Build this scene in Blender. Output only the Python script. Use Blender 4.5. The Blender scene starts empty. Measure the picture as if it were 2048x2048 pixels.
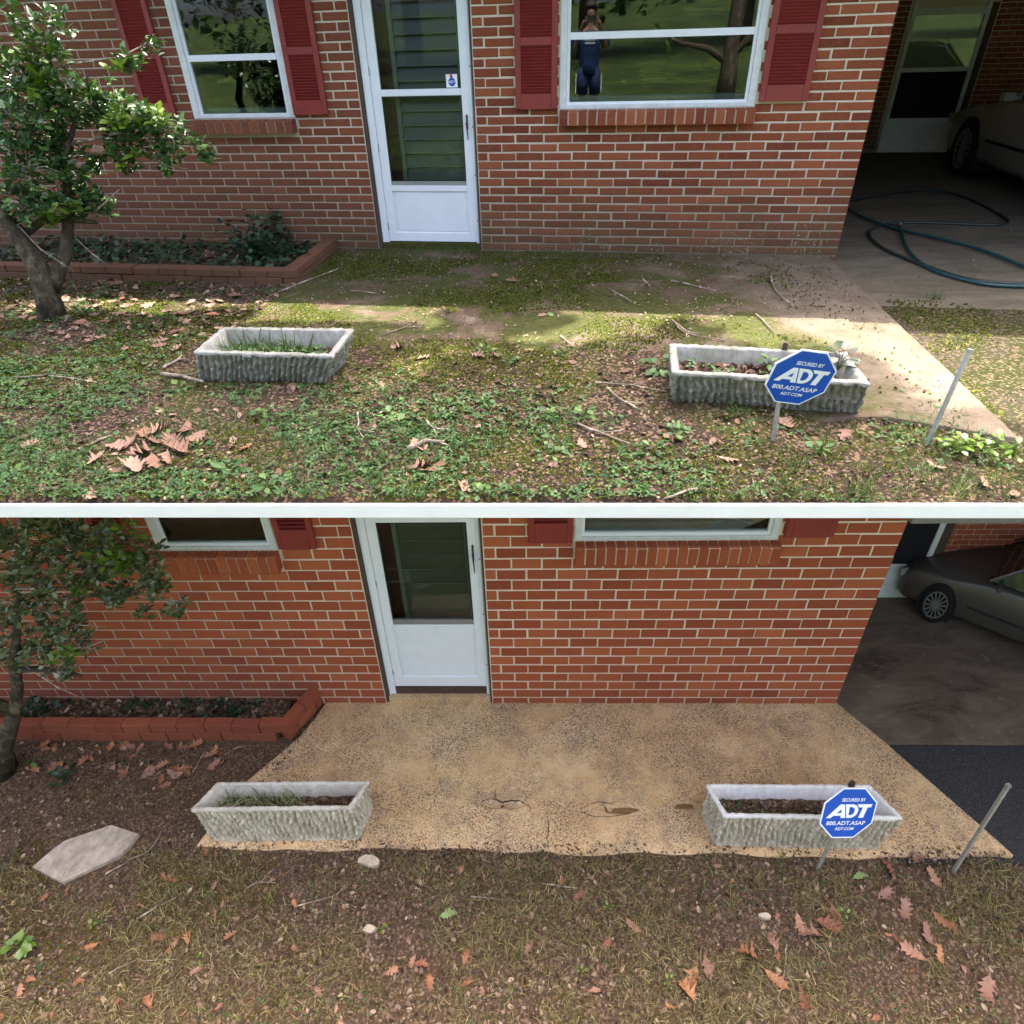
import bpy, bmesh, math, random
import numpy as np
from mathutils import Vector, Matrix, Euler
R = math.radians
random.seed(7); RNG = np.random.default_rng(11)
SC = bpy.context.scene

# ------------------------------------------------------------------ camera, sky, sun, exposure
CAM_Z = 1.5496
cam_d = bpy.data.cameras.new('camera'); cam = bpy.data.objects.new('camera', cam_d)
SC.collection.objects.link(cam)
cam_d.sensor_width = 36.0; cam_d.lens = 23.379; cam_d.clip_start = 0.05; cam_d.clip_end = 600
_p, _r = R(35.2453), R(-1.69266)
_f = Vector((0, math.cos(_p), -math.sin(_p))); _u = Vector((0, math.sin(_p), math.cos(_p))); _x = Vector((1, 0, 0))
_xr = math.cos(_r)*_x + math.sin(_r)*_u; _ur = -math.sin(_r)*_x + math.cos(_r)*_u
cam.matrix_world = Matrix(((_xr.x, _ur.x, -_f.x, 0), (_xr.y, _ur.y, -_f.y, 0), (_xr.z, _ur.z, -_f.z, CAM_Z), (0, 0, 0, 1)))
SC.camera = cam
SUN_EL, SUN_AZ = R(68), R(24)          # azimuth from +Y towards +X: the sun stands behind the upper house
world = bpy.data.worlds.new('World'); SC.world = world; world.use_nodes = True
nt = world.node_tree; bg = nt.nodes['Background']
sky = nt.nodes.new('ShaderNodeTexSky'); sky.sky_type = 'NISHITA'; sky.sun_disc = False
sky.sun_elevation = SUN_EL; sky.sun_rotation = SUN_AZ; sky.air_density = 0.35; sky.dust_density = 6.0; sky.ozone_density = 0.0
nt.links.new(sky.outputs[0], bg.inputs[0]); bg.inputs[1].default_value = 0.15
sun_d = bpy.data.lights.new('sun', 'SUN'); sun_d.energy = 2.0; sun_d.angle = R(0.6); sun_d.color = (1, .93, .82)
sun = bpy.data.objects.new('sun', sun_d); SC.collection.objects.link(sun)
_s = Vector((math.sin(SUN_AZ)*math.cos(SUN_EL), math.cos(SUN_AZ)*math.cos(SUN_EL), math.sin(SUN_EL)))
sun.rotation_euler = (-_s).to_track_quat('-Z', 'Y').to_euler()
SC.view_settings.view_transform = 'Standard'; SC.view_settings.look = 'None'
SC.view_settings.exposure = 3.3; SC.view_settings.gamma = 1.0
SC.cycles.use_denoising = True
SC.cycles.max_bounces = 8; SC.cycles.transparent_max_bounces = 12

# ------------------------------------------------------------------ the two places (house coordinates: x along the wall, y into the house, z up)
LOW_Z = -3.3808
MU = Matrix.Translation((-1.16289, 6.50650, 0)) @ Matrix.Rotation(R(-10.0968), 4, 'Z')
ML = Matrix.Translation((-1.20223, 3.99908, LOW_Z)) @ Matrix.Rotation(R(-2.1723), 4, 'Z')

# ------------------------------------------------------------------ helpers
COL = SC.collection
def tag(o, label=None, cat=None, group=None, kind=None):
    if label: o['label'] = label
    if cat: o['category'] = cat
    if group: o['group'] = group
    if kind: o['kind'] = kind
    return o
def empty(name, M=None, parent=None):
    o = bpy.data.objects.new(name, None); COL.objects.link(o); o.empty_display_size = .1
    if parent: o.parent = parent
    if M is not None: o.matrix_local = M
    return o
def link(name, me, mat=None, parent=None, M=None):
    o = bpy.data.objects.new(name, me); COL.objects.link(o)
    if mat is not None and len(me.materials) == 0: me.materials.append(mat)
    if parent: o.parent = parent
    if M is not None: o.matrix_local = M
    return o
def T(x, y, z): return Matrix.Translation((x, y, z))
def RZ(a): return Matrix.Rotation(a, 4, 'Z')
def RX(a): return Matrix.Rotation(a, 4, 'X')
def RY(a): return Matrix.Rotation(a, 4, 'Y')

class MB:
    def __init__(s): s.v = []; s.f = []
    def add(s, vs, fs):
        n = len(s.v); s.v += [tuple(v) for v in vs]; s.f += [tuple(i+n for i in f) for f in fs]; return s
    def box(s, x0, x1, y0, y1, z0, z1, c=0):
        """box; c > 0 chamfers the edges of the face that looks to -y"""
        if c <= 0:
            return s.add([(x0,y0,z0),(x1,y0,z0),(x1,y1,z0),(x0,y1,z0),(x0,y0,z1),(x1,y0,z1),(x1,y1,z1),(x0,y1,z1)],
                [(0,3,2,1),(4,5,6,7),(0,1,5,4),(1,2,6,5),(2,3,7,6),(3,0,4,7)])
        v = [(x0+c,y0,z0+c),(x1-c,y0,z0+c),(x1-c,y0,z1-c),(x0+c,y0,z1-c),(x0,y0+c,z0),(x1,y0+c,z0),(x1,y0+c,z1),(x0,y0+c,z1),(x0,y1,z0),(x1,y1,z0),(x1,y1,z1),(x0,y1,z1)]
        return s.add(v, [(0,1,2,3),(4,5,1,0),(5,6,2,1),(6,7,3,2),(7,4,0,3),(8,9,5,4),(9,10,6,5),(10,11,7,6),(11,8,4,7),(11,10,9,8)])
    def obox(s, M, hx, hy, hz):
        c = [(-hx,-hy,-hz),(hx,-hy,-hz),(hx,hy,-hz),(-hx,hy,-hz),(-hx,-hy,hz),(hx,-hy,hz),(hx,hy,hz),(-hx,hy,hz)]
        return s.add([M @ Vector(p) for p in c], [(0,3,2,1),(4,5,6,7),(0,1,5,4),(1,2,6,5),(2,3,7,6),(3,0,4,7)])
    def tube(s, pts, rad, n=6, cap=True):
        pts = [Vector(p) for p in pts]; k = len(pts); rad = rad if hasattr(rad, '__len__') else [rad]*k
        ref = Vector((0.13, 0.21, 1)); base = len(s.v)
        for i, p in enumerate(pts):
            d = (pts[min(i+1, k-1)] - pts[max(i-1, 0)]).normalized()
            a = d.cross(ref)
            if a.length < 1e-3: a = d.cross(Vector((1, 0, 0)))
            a.normalize(); b = d.cross(a)
            for j in range(n):
                t = 2*math.pi*j/n; s.v.append(tuple(p + (a*math.cos(t) + b*math.sin(t))*rad[i]))
        for i in range(k-1):
            for j in range(n):
                s.f.append((base+i*n+j, base+i*n+(j+1) % n, base+(i+1)*n+(j+1) % n, base+(i+1)*n+j))
        if cap:
            s.f.append(tuple(base+j for j in range(n))[::-1]); s.f.append(tuple(base+(k-1)*n+j for j in range(n)))
        return s
    def prism(s, poly, z0, z1):
        n = len(poly)
        return s.add([(x, y, z0) for x, y in poly] + [(x, y, z1) for x, y in poly],
                     [tuple(range(n))[::-1], tuple(range(n, 2*n))] + [(i, (i+1) % n, n+(i+1) % n, n+i) for i in range(n)])
    def mesh(s, name, smooth=False):
        me = bpy.data.meshes.new(name); me.from_pydata(s.v, [], s.f); me.validate(); me.update()
        if smooth: me.shade_smooth()
        return me
    def obj(s, name, mat, parent=None, M=None, smooth=False):
        return link(name, s.mesh(name, smooth), mat, parent, M)

def np_mesh(name, V, tris=None, quads=None, smooth=False):
    me = bpy.data.meshes.new(name); V = np.asarray(V, np.float32)
    loops = []; starts = []; tot = 0
    for F, k in ((tris, 3), (quads, 4)):
        if F is None or len(F) == 0: continue
        F = np.asarray(F, np.int32); loops.append(F.ravel()); starts.append(tot + np.arange(len(F))*k); tot += F.size
    L = np.concatenate(loops).astype(np.int32); S = np.concatenate(starts).astype(np.int32)
    me.vertices.add(len(V)); me.vertices.foreach_set('co', V.ravel())
    me.loops.add(len(L)); me.loops.foreach_set('vertex_index', L)
    me.polygons.add(len(S)); me.polygons.foreach_set('loop_start', S)
    me.update(calc_edges=True); me.validate()
    if smooth: me.shade_smooth()
    return me
def rotmats(yaw, tiltx, tilty):
    cy, sy, cx, sx, ct, st = np.cos(yaw), np.sin(yaw), np.cos(tiltx), np.sin(tiltx), np.cos(tilty), np.sin(tilty)
    o = np.zeros_like(cy); e = np.ones_like(cy)
    A = np.stack([np.stack([cy,-sy,o],-1), np.stack([sy,cy,o],-1), np.stack([o,o,e],-1)], 1)
    Bm = np.stack([np.stack([e,o,o],-1), np.stack([o,cx,-sx],-1), np.stack([o,sx,cx],-1)], 1)
    Cm = np.stack([np.stack([ct,o,st],-1), np.stack([o,e,o],-1), np.stack([-st,o,ct],-1)], 1)
    return A @ Bm @ Cm
def scatter_mesh(name, tv, tt, pos, yaw, tx, ty, sc, smooth=False):
    """many copies of one small triangle template joined into a single mesh"""
    tv = np.asarray(tv, float); tt = np.asarray(tt, int); n = len(pos)
    M = rotmats(yaw, tx, ty); sc = np.asarray(sc)
    if sc.ndim == 1: sc = np.repeat(sc[:, None], 3, 1)
    V = np.einsum('nij,nkj->nki', M, tv[None]*sc[:, None, :]) + pos[:, None, :]
    Tt = tt[None] + (np.arange(n)*len(tv))[:, None, None]
    return np_mesh(name, V.reshape(-1, 3), tris=Tt.reshape(-1, 3), smooth=smooth)
_perm = RNG.random((512, 512))
def vnoise(x, y, f=1.0, seed=0):
    x = np.asarray(x)*f + seed*17.31 + 300; y = np.asarray(y)*f + seed*7.77 + 300
    xi = np.floor(x).astype(int); yi = np.floor(y).astype(int); fx = x-xi; fy = y-yi
    fx = fx*fx*(3-2*fx); fy = fy*fy*(3-2*fy)
    P = lambda a, b: _perm[a % 512, b % 512]
    return (P(xi,yi)*(1-fx)+P(xi+1,yi)*fx)*(1-fy) + (P(xi,yi+1)*(1-fx)+P(xi+1,yi+1)*fx)*fy
def fbm(x, y, f=1.0, seed=0, o=4):
    t = 0; a = .5; s = 0
    for i in range(o): t = t + a*vnoise(x, y, f*2**i, seed+i*3); s += a; a *= .5
    return t/s

# ------------------------------------------------------------------ materials
class NT:
    def __init__(s, name):
        s.m = bpy.data.materials.new(name); s.m.use_nodes = True; s.t = s.m.node_tree
        s.b = s.t.nodes['Principled BSDF']; s.out = s.t.nodes['Material Output']
    def n(s, typ, **k):
        nd = s.t.nodes.new('ShaderNode'+typ)
        for a, v in k.items(): setattr(nd, a, v)
        return nd
    def l(s, a, b): s.t.links.new(a, b)
    def setin(s, sock, v):
        if hasattr(v, 'is_linked') or hasattr(v, 'links'): s.l(v, sock)
        elif isinstance(v, (tuple, list)) and len(v) == 3 and sock.type == 'RGBA': sock.default_value = (*v, 1)
        else: sock.default_value = v
    def pos(s): return s.n('NewGeometry').outputs['Position']
    def objc(s): return s.n('TexCoord').outputs['Object']
    def island(s): return s.n('NewGeometry').outputs['Random Per Island']
    def noise(s, vec, scale, detail=4, rough=.6, dist=0, out='Fac'):
        nd = s.n('TexNoise'); s.l(vec, nd.inputs['Vector']); nd.inputs['Scale'].default_value = scale
        nd.inputs['Detail'].default_value = detail; nd.inputs['Roughness'].default_value = rough; nd.inputs['Distortion'].default_value = dist
        return nd.outputs[out]
    def vor(s, vec, scale, out='Distance', feature='F1'):
        nd = s.n('TexVoronoi'); nd.feature = feature; s.l(vec, nd.inputs['Vector']); nd.inputs['Scale'].default_value = scale; return nd.outputs[out]
    def ramp(s, fac, stops, interp='LINEAR'):
        nd = s.n('ValToRGB'); cr = nd.color_ramp; cr.interpolation = interp; s.l(fac, nd.inputs[0])
        while len(cr.elements) < len(stops): cr.elements.new(.5)
        for e, (p, c) in zip(cr.elements, stops):
            e.position = p; e.color = (*(c if hasattr(c, '__len__') else (c, c, c)), 1)
        return nd.outputs[0]
    def mix(s, fac, a, b, mode='MIX'):
        nd = s.n('MixRGB'); nd.blend_type = mode
        s.setin(nd.inputs[0], fac); s.setin(nd.inputs[1], a); s.setin(nd.inputs[2], b); return nd.outputs[0]
    def math(s, op, a, b=0.0, clamp=False):
        nd = s.n('Math'); nd.operation = op; nd.use_clamp = clamp; s.setin(nd.inputs[0], a); s.setin(nd.inputs[1], b); return nd.outputs[0]
    def bump(s, h, strength=.5, dist=.01):
        nd = s.n('Bump'); nd.inputs['Strength'].default_value = strength; nd.inputs['Distance'].default_value = dist
        s.l(h, nd.inputs['Height']); s.l(nd.outputs[0], s.b.inputs['Normal']); return nd
    def done(s, col=None, rough=.8, spec=.5, metal=0):
        if col is not None: s.setin(s.b.inputs['Base Color'], col)
        s.setin(s.b.inputs['Roughness'], rough); s.b.inputs['Specular IOR Level'].default_value = spec; s.b.inputs['Metallic'].default_value = metal
        return s.m
def sepz(N, vec, i=2):
    nd = N.n('SeparateXYZ'); N.l(vec, nd.inputs[0]); return nd.outputs[i]

def m_plain(name, col, rough=.6, spec=.5, metal=0, var=.12, scale=30, bump=0):
    N = NT(name); v = N.noise(N.objc(), scale, 5)
    c = N.mix(N.ramp(v, [(.3, 0), (.75, 1)]), tuple(x*(1-var) for x in col), tuple(min(1, x*(1+var)) for x in col))
    if bump: N.bump(v, bump, .004)
    return N.done(c, rough, spec, metal)
def m_leaf(name, stops, rough=.45, trans=.25, spec=.4):
    N = NT(name); c = N.ramp(N.island(), stops)
    v = N.noise(N.pos(), 60, 2); c = N.mix(N.math('MULTIPLY', v, .5), c, N.mix(1, c, (.55, .55, .5), 'MULTIPLY'))
    N.done(c, rough, spec)
    tr = N.n('BsdfTranslucent'); N.l(N.mix(.5, c, (.9, 1, .3), 'MULTIPLY'), tr.inputs[0])
    mx = N.n('MixShader'); mx.inputs[0].default_value = trans; N.l(N.b.outputs[0], mx.inputs[1]); N.l(tr.outputs[0], mx.inputs[2]); N.l(mx.outputs[0], N.out.inputs[0])
    return N.m

def m_brick(name, dirty, base_z):
    N = NT(name); P = N.pos()
    oi = N.n('ObjectInfo').outputs['Random']
    rnd = N.math('FRACT', N.math('ADD', N.math('MULTIPLY', oi, 7.31), N.math('MULTIPLY', N.island(), 3.17)))
    if dirty: st = [(0, (.17, .042, .020)), (.22, (.27, .074, .031)), (.45, (.215, .057, .025)), (.7, (.33, .102, .043)), (.86, (.28, .080, .034)), (1, (.18, .050, .026))]
    else: st = [(0, (.29, .066, .029)), (.22, (.40, .098, .040)), (.45, (.345, .081, .035)), (.7, (.46, .130, .053)), (.86, (.42, .110, .045)), (1, (.31, .072, .034))]
    c = N.ramp(rnd, st)
    g = N.noise(P, 240, 4, .7); g2 = N.noise(P, 26, 5, .65)
    c = N.mix(N.ramp(g, [(.35, 0), (.7, .55)]), c, N.mix(1, c, (.45, .42, .4), 'MULTIPLY'))
    c = N.mix(N.ramp(g2, [(.5, 0), (.85, .35)]), c, (.36, .15, .085))
    z = N.math('SUBTRACT', sepz(N, P), base_z); x = sepz(N, P, 0)
    zn = N.math('ADD', z, N.math('MULTIPLY', N.math('SUBTRACT', N.noise(P, 2.2, 4, .6), .5), .7))
    if dirty:
        c = N.mix(N.ramp(zn, [(.0, .75), (.12, .6), (.45, .22), (.8, 0)]), c, N.mix(N.ramp(N.noise(P, 9, 3), [(.4, 0), (.6, 1)]), (.085, .058, .036), (.07, .066, .026)))
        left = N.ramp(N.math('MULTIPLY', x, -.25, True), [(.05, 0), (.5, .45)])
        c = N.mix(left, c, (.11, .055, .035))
        sp = N.math('MULTIPLY', N.ramp(N.noise(P, 70, 3, .6), [(.60, 0), (.66, 1)]), N.ramp(N.math('ADD', N.noise(P, 4.5, 3), N.math('MULTIPLY', z, -.55)), [(.42, 0), (.56, 1)]))
        sp = N.math('MULTIPLY', sp, N.ramp(z, [(.1, 1), (.45, .25), (.7, 0)])); sp = N.math('MULTIPLY', sp, N.ramp(x, [(.0, .12), (.5, 1)]))
        c = N.mix(sp, c, (.42, .44, .38))
    else:
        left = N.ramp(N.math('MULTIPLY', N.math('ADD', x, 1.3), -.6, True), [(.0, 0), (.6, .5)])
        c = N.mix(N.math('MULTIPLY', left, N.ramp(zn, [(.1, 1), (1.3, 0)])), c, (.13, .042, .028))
        c = N.mix(N.ramp(zn, [(0, .3), (.3, 0)]), c, (.16, .065, .035))
    N.bump(N.math('ADD', N.math('MULTIPLY', g, .6), g2), .55, .006)
    return N.done(c, .88, .25)
def m_mortar(name, col, base_z, dirty):
    N = NT(name); P = N.pos(); g = N.noise(P, 120, 5, .7)
    c = N.mix(N.ramp(g, [(.3, 0), (.75, 1)]), tuple(x*.75 for x in col), tuple(min(1, x*1.12) for x in col))
    z = N.math('SUBTRACT', sepz(N, P), base_z)
    zn = N.math('ADD', z, N.math('MULTIPLY', N.math('SUBTRACT', N.noise(P, 2.0, 4), .5), .6))
    c = N.mix(N.ramp(zn, [(0, .8 if dirty else .35), (.5, .25 if dirty else .1), (.9, 0)]), c, (.12, .1, .055) if dirty else (.3, .2, .11))
    x = sepz(N, P, 0)
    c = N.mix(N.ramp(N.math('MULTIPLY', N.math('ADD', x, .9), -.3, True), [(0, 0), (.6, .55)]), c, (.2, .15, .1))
    N.bump(g, .6, .005); return N.done(c, .95, .2)
def m_conc_tan():
    N = NT('tan_washed_concrete'); P = N.pos()
    n1 = N.noise(P, 1.5, 5, .6); n2 = N.noise(P, 8, 5, .65)
    c = N.ramp(n1, [(.3, (.52, .345, .165)), (.5, (.64, .44, .22)), (.72, (.72, .53, .30))])
    c = N.mix(N.ramp(n2, [(.45, 0), (.7, .65)]), c, (.50, .29, .115))
    c = N.mix(N.ramp(N.noise(P, 3.1, 4, .7, .5), [(.50, 0), (.64, .45)]), c, (.29, .20, .12))
    sp = N.noise(P, 78, 5, .8); msk = N.ramp(N.noise(P, 2.6, 4), [(.30, .15), (.58, 1)])
    c = N.mix(N.math('MULTIPLY', N.ramp(sp, [(.49, 0), (.555, .95)]), msk), c, (.07, .056, .05))
    c = N.mix(N.ramp(N.noise(P, 120, 3, .7), [(.60, 0), (.68, .7)]), c, (.74, .62, .46))
    N.bump(N.math('ADD', N.math('MULTIPLY', sp, .8), N.noise(P, 40, 4)), .55, .008); return N.done(c, .72, .35)
def m_conc_dirty():
    N = NT('mossy_dirty_concrete'); P = N.pos()
    c = N.ramp(N.noise(P, 5, 6, .7), [(.3, (.10, .078, .056)), (.55, (.165, .13, .097)), (.8, (.23, .19, .145))])
    x = sepz(N, P, 0); cl = N.ramp(N.math('ADD', N.math('MULTIPLY', x, .5), N.math('MULTIPLY', N.math('SUBTRACT', N.noise(P, 2.2, 4), .5), .7)), [(.80, 0), (1.15, 1)])
    dirt = N.ramp(N.noise(P, 2.6, 6, .7, .6), [(.34, 0), (.50, .9)])
    inv = N.math('SUBTRACT', 1.0, N.math('MULTIPLY', cl, .85))
    c = N.mix(N.math('MULTIPLY', dirt, inv), c, N.ramp(N.noise(P, 60, 4, .7), [(.3, (.05, .034, .022)), (.7, (.13, .085, .055))]))
    ms = N.math('MULTIPLY', N.ramp(N.noise(P, 1.9, 6, .72, .8), [(.41, 0), (.52, .9)]), inv)
    c = N.mix(ms, c, N.ramp(N.noise(P, 30, 4, .7), [(.3, (.018, .028, .005)), (.7, (.07, .082, .013))]))
    c = N.mix(N.ramp(N.noise(P, 110, 3, .7), [(.66, 0), (.73, .75)]), c, (.36, .26, .17))
    N.bump(N.math('ADD', N.noise(P, 90, 4, .7), N.noise(P, 14, 4)), .6, .012); return N.done(c, .92, .2)
def m_soil(name, a, b, moss, mth, litter):
    N = NT(name); P = N.pos(); n = N.noise(P, 45, 6, .75)
    c = N.ramp(n, [(.3, a), (.55, tuple((x+y)/2 for x, y in zip(a, b))), (.8, b)])
    ms = N.ramp(N.noise(P, 1.7, 6, .7, .7), [(mth, 0), (mth+.1, .9)])
    c = N.mix(ms, c, N.ramp(N.noise(P, 40, 4, .7), [(.3, tuple(x*.45 for x in moss)), (.7, moss)]))
    c = N.mix(N.ramp(N.vor(P, 75, 'Color'), [(.66, 0), (.7, .8)]), c, litter)
    N.bump(N.math('ADD', n, N.noise(P, 160, 3, .7)), .9, .02); return N.done(c, .95, .15)
def m_planter(name, a, b, algae):
    N = NT(name); P = N.pos(); n = N.noise(P, 22, 6, .7)
    c = N.ramp(n, [(.28, a), (.7, b)])
    c = N.mix(N.ramp(N.noise(P, 7, 5, .7), [(.42, 0), (.66, .75)]), c, algae)
    c = N.mix(N.ramp(N.noise(P, 150, 3, .7), [(.6, 0), (.7, .6)]), c, (.1, .095, .08))
    N.bump(N.noise(P, 170, 4, .75), .6, .006); return N.done(c, .93, .2)
def m_bark(name, a, b):
    N = NT(name); P = N.pos(); mp = N.n('Mapping'); N.l(P, mp.inputs[0]); mp.inputs['Scale'].default_value = (1, 1, .35)
    n = N.noise(mp.outputs[0], 30, 5, .7); n2 = N.noise(P, 12, 4)
    c = N.mix(N.ramp(n2, [(.52, 0), (.62, .6)]), N.ramp(n, [(.3, a), (.7, b)]), tuple(min(1, 2.2*x) for x in b))
    N.bump(n, .8, .02); return N.done(c, .9, .2)
def m_glass(name, tint, ior):
    N = NT(name); t = N.t; t.nodes.remove(N.b)
    tr = N.n('BsdfTransparent'); tr.inputs[0].default_value = (*tint, 1)
    gl = N.n('BsdfGlossy'); gl.inputs[0].default_value = (.95, 1, .97, 1); gl.inputs['Roughness'].default_value = .01
    fr = N.n('Fresnel'); fr.inputs[0].default_value = ior
    mx = N.n('MixShader'); N.l(fr.outputs[0], mx.inputs[0]); N.l(tr.outputs[0], mx.inputs[1]); N.l(gl.outputs[0], mx.inputs[2]); N.l(mx.outputs[0], N.out.inputs[0])
    return N.m
def m_asphalt():
    N = NT('asphalt'); P = N.pos(); n = N.noise(P, 110, 4, .8)
    c = N.ramp(n, [(.3, (.012, .0115, .0115)), (.55, (.032, .031, .031)), (.72, (.16, .155, .15))]); N.bump(n, .8, .008); return N.done(c, .85, .3)
def m_floor(name, a, b, st):
    N = NT(name); P = N.pos(); mp = N.n('Mapping'); N.l(P, mp.inputs[0]); mp.inputs['Scale'].default_value = (.6, 1.6, 1)
    c = N.ramp(N.noise(mp.outputs[0], 2.4, 6, .7, .8), [(.3, a), (.72, b)])
    c = N.mix(N.ramp(N.noise(P, 18, 5, .7), [(.58, 0), (.7, .7)]), c, st); N.bump(N.noise(P, 60, 4), .3, .006); return N.done(c, .8, .3)

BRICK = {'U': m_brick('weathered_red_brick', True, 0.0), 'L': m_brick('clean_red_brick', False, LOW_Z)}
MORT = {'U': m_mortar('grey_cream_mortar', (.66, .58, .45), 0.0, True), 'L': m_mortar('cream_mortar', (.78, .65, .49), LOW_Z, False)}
M_WHITE = m_plain('white_painted_metal', (.74, .78, .80), .4, .5, 0, .04, 8)
M_WHITE2 = m_plain('aged_white_paint', (.62, .66, .64), .5, .4, 0, .14, 14)
M_RED = m_plain('red_shutter_paint', (.22, .030, .026), .42, .45, 0, .1, 12)
M_TRIM = m_plain('brown_trim', (.075, .048, .035), .7, .3, 0, .2, 20)
M_DARKIN = m_plain('dark_interior', (.018, .022, .022), .9, .2)
M_GREYIN = m_plain('grey_inner_sill', (.30, .32, .34), .7, .3)
M_JAL = m_plain('jalousie_frame', (.22, .26, .22), .5, .4)
M_JGL = m_plain('frosted_jalousie_glass', (.075, .084, .073), .25, .6, 0, .1, 6)
M_GLASS = m_glass('window_glass', (.75, .8, .78), 1.55)
M_GLASSD = m_glass('storm_door_glass', (.76, .8, .77), 1.30)
M_SCREEN = m_plain('dark_insect_screen', (.012, .012, .014), .8, .2)
M_GREYM = m_plain('grey_metal', (.33, .35, .36), .4, .5, .6, .1, 20)
M_GALV = m_plain('galvanised_metal', (.52, .54, .55), .38, .5, .85, .15, 30)
M_BLACKM = m_plain('dark_iron', (.03, .03, .03), .5, .5, .5)
M_BLUE = m_plain('sign_blue', (.004, .075, .42), .35, .5, 0, .03, 3)
M_SIGNW = m_plain('sign_white', (.80, .83, .85), .4, .5, 0, .03, 5)
M_STICKR = m_plain('sticker_red', (.35, .03, .03), .5)
M_WOODST = m_plain('weathered_stake', (.30, .28, .23), .7, .3, 0, .25, 40)
M_EDGE = m_plain('white_divider_and_bounce', (.82, .82, .80), .6, .3, 0, .05, 6)  # white of the divider strip and of the light-bouncing slab underside
M_SLAB = m_plain('grey_cast_concrete', (.30, .28, .25), .9, .2, 0, .2, 12, .3)
M_ROOF = m_plain('dark_roof_shingle', (.06, .055, .05), .9, .2, 0, .3, 25)
M_SOFFIT = m_plain('dull_soffit', (.22, .21, .19), .8, .2)
M_CT = m_conc_tan(); M_CD = m_conc_dirty()
M_SOILU = m_soil('mossy_yard_soil', (.028, .019, .013), (.10, .066, .045), (.075, .09, .014), .47, (.26, .17, .115))
M_SOILL = m_soil('bare_dark_soil', (.052, .033, .019), (.20, .128, .076), (.15, .122, .028), .56, (.26, .17, .105))
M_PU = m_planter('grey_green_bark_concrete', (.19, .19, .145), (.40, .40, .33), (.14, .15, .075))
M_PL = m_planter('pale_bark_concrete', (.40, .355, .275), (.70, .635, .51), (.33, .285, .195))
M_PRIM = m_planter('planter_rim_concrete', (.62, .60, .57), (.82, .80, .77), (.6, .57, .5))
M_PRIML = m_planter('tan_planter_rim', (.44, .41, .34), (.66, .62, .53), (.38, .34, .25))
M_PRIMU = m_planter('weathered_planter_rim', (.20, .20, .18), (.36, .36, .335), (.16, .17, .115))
M_BARK = m_bark('holly_bark', (.022, .017, .011), (.08, .066, .043))
M_TWIG = m_bark('grey_twig', (.12, .09, .065), (.34, .28, .22))
M_OAKB = m_bark('oak_bark', (.035, .026, .02), (.10, .08, .06))
M_HOLLY = m_leaf('holly_leaf', [(0, (.03, .075, .022)), (.4, (.06, .135, .038)), (.75, (.10, .20, .055)), (1, (.16, .27, .075))], .28, .16, .6)
M_HOLLYN = m_leaf('holly_new_leaf', [(0, (.09, .18, .024)), (.5, (.145, .25, .032)), (1, (.21, .31, .048))], .3, .3, .5)
M_HOLLYL = m_leaf('holly_leaf_olive', [(0, (.06, .085, .032)), (.4, (.12, .16, .06)), (.75, (.19, .24, .095)), (1, (.30, .34, .16))], .28, .16, .6)
M_IVY = m_leaf('ivy_leaf', [(0, (.012, .035, .018)), (.5, (.022, .055, .028)), (1, (.04, .085, .035))], .4, .1)
M_CLOVER = m_leaf('weed_leaf', [(0, (.025, .075, .018)), (.4, (.045, .12, .026)), (.8, (.075, .17, .038)), (1, (.13, .22, .05))], .5, .25)
M_GRASS = m_leaf('grass_blade', [(0, (.035, .075, .018)), (.5, (.07, .13, .03)), (.85, (.14, .18, .05)), (1, (.27, .25, .10))], .6, .25)
M_DRYG = m_leaf('dry_grass_blade', [(0, (.10, .095, .03)), (.4, (.20, .175, .058)), (.8, (.34, .285, .11)), (1, (.52, .44, .21))], .6, .2)
M_MOSS = m_leaf('moss_tuft', [(0, (.032, .046, .007)), (.5, (.075, .094, .012)), (1, (.15, .165, .022))], .9, .1, .1)
M_LITTER = m_leaf('leaf_litter', [(0, (.035, .02, .014)), (.3, (.09, .05, .033)), (.6, (.17, .10, .068)), (.85, (.25, .165, .115)), (1, (.38, .27, .19))], .8, .05, .2)
M_LITTERL = m_leaf('dark_leaf_litter', [(0, (.03, .019, .012)), (.35, (.085, .052, .033)), (.7, (.165, .102, .065)), (.92, (.27, .18, .118)), (1, (.44, .32, .21))], .6, .05, .35)
M_CHIP = m_leaf('pale_oak_debris', [(0, (.09, .058, .036)), (.4, (.18, .12, .08)), (.8, (.29, .205, .14)), (1, (.42, .32, .22))], .8, .05, .2)
M_ACORN = m_plain('acorn_cap', (.07, .045, .032), .7, .3, 0, .3, 50)
def m_oakleaf(name, st):
    N = NT(name); oi = N.n('ObjectInfo').outputs['Random']; c = N.ramp(oi, st)
    O = N.objc(); v = N.noise(O, 45, 4); c = N.mix(N.ramp(v, [(.4, 0), (.7, .5)]), c, N.mix(1, c, (.5, .42, .38), 'MULTIPLY')); N.bump(v, .5, .003)
    return N.done(c, .55, .4)
M_OAKL = m_oakleaf('brown_oak_leaf', [(0, (.20, .075, .042)), (.3, (.31, .125, .06)), (.55, (.36, .195, .12)), (.8, (.24, .125, .09)), (1, (.42, .19, .075))])
M_OAKU = m_oakleaf('dull_brown_oak_leaf', [(0, (.17, .085, .055)), (.4, (.24, .135, .09)), (.7, (.31, .19, .135)), (1, (.28, .12, .055))])
M_GREENL = m_oakleaf('green_oak_leaf', [(0, (.16, .26, .08)), (1, (.26, .36, .14))])
M_HOSE = m_plain('teal_hose', (.015, .06, .06), .35, .5, 0, .1, 30)
M_HOSED = m_plain('dark_hose', (.02, .028, .026), .4, .5, 0, .1, 30)
M_CAR = m_plain('silver_car_paint', (.42, .40, .36), .3, .5, .4, .03, 3)
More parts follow.
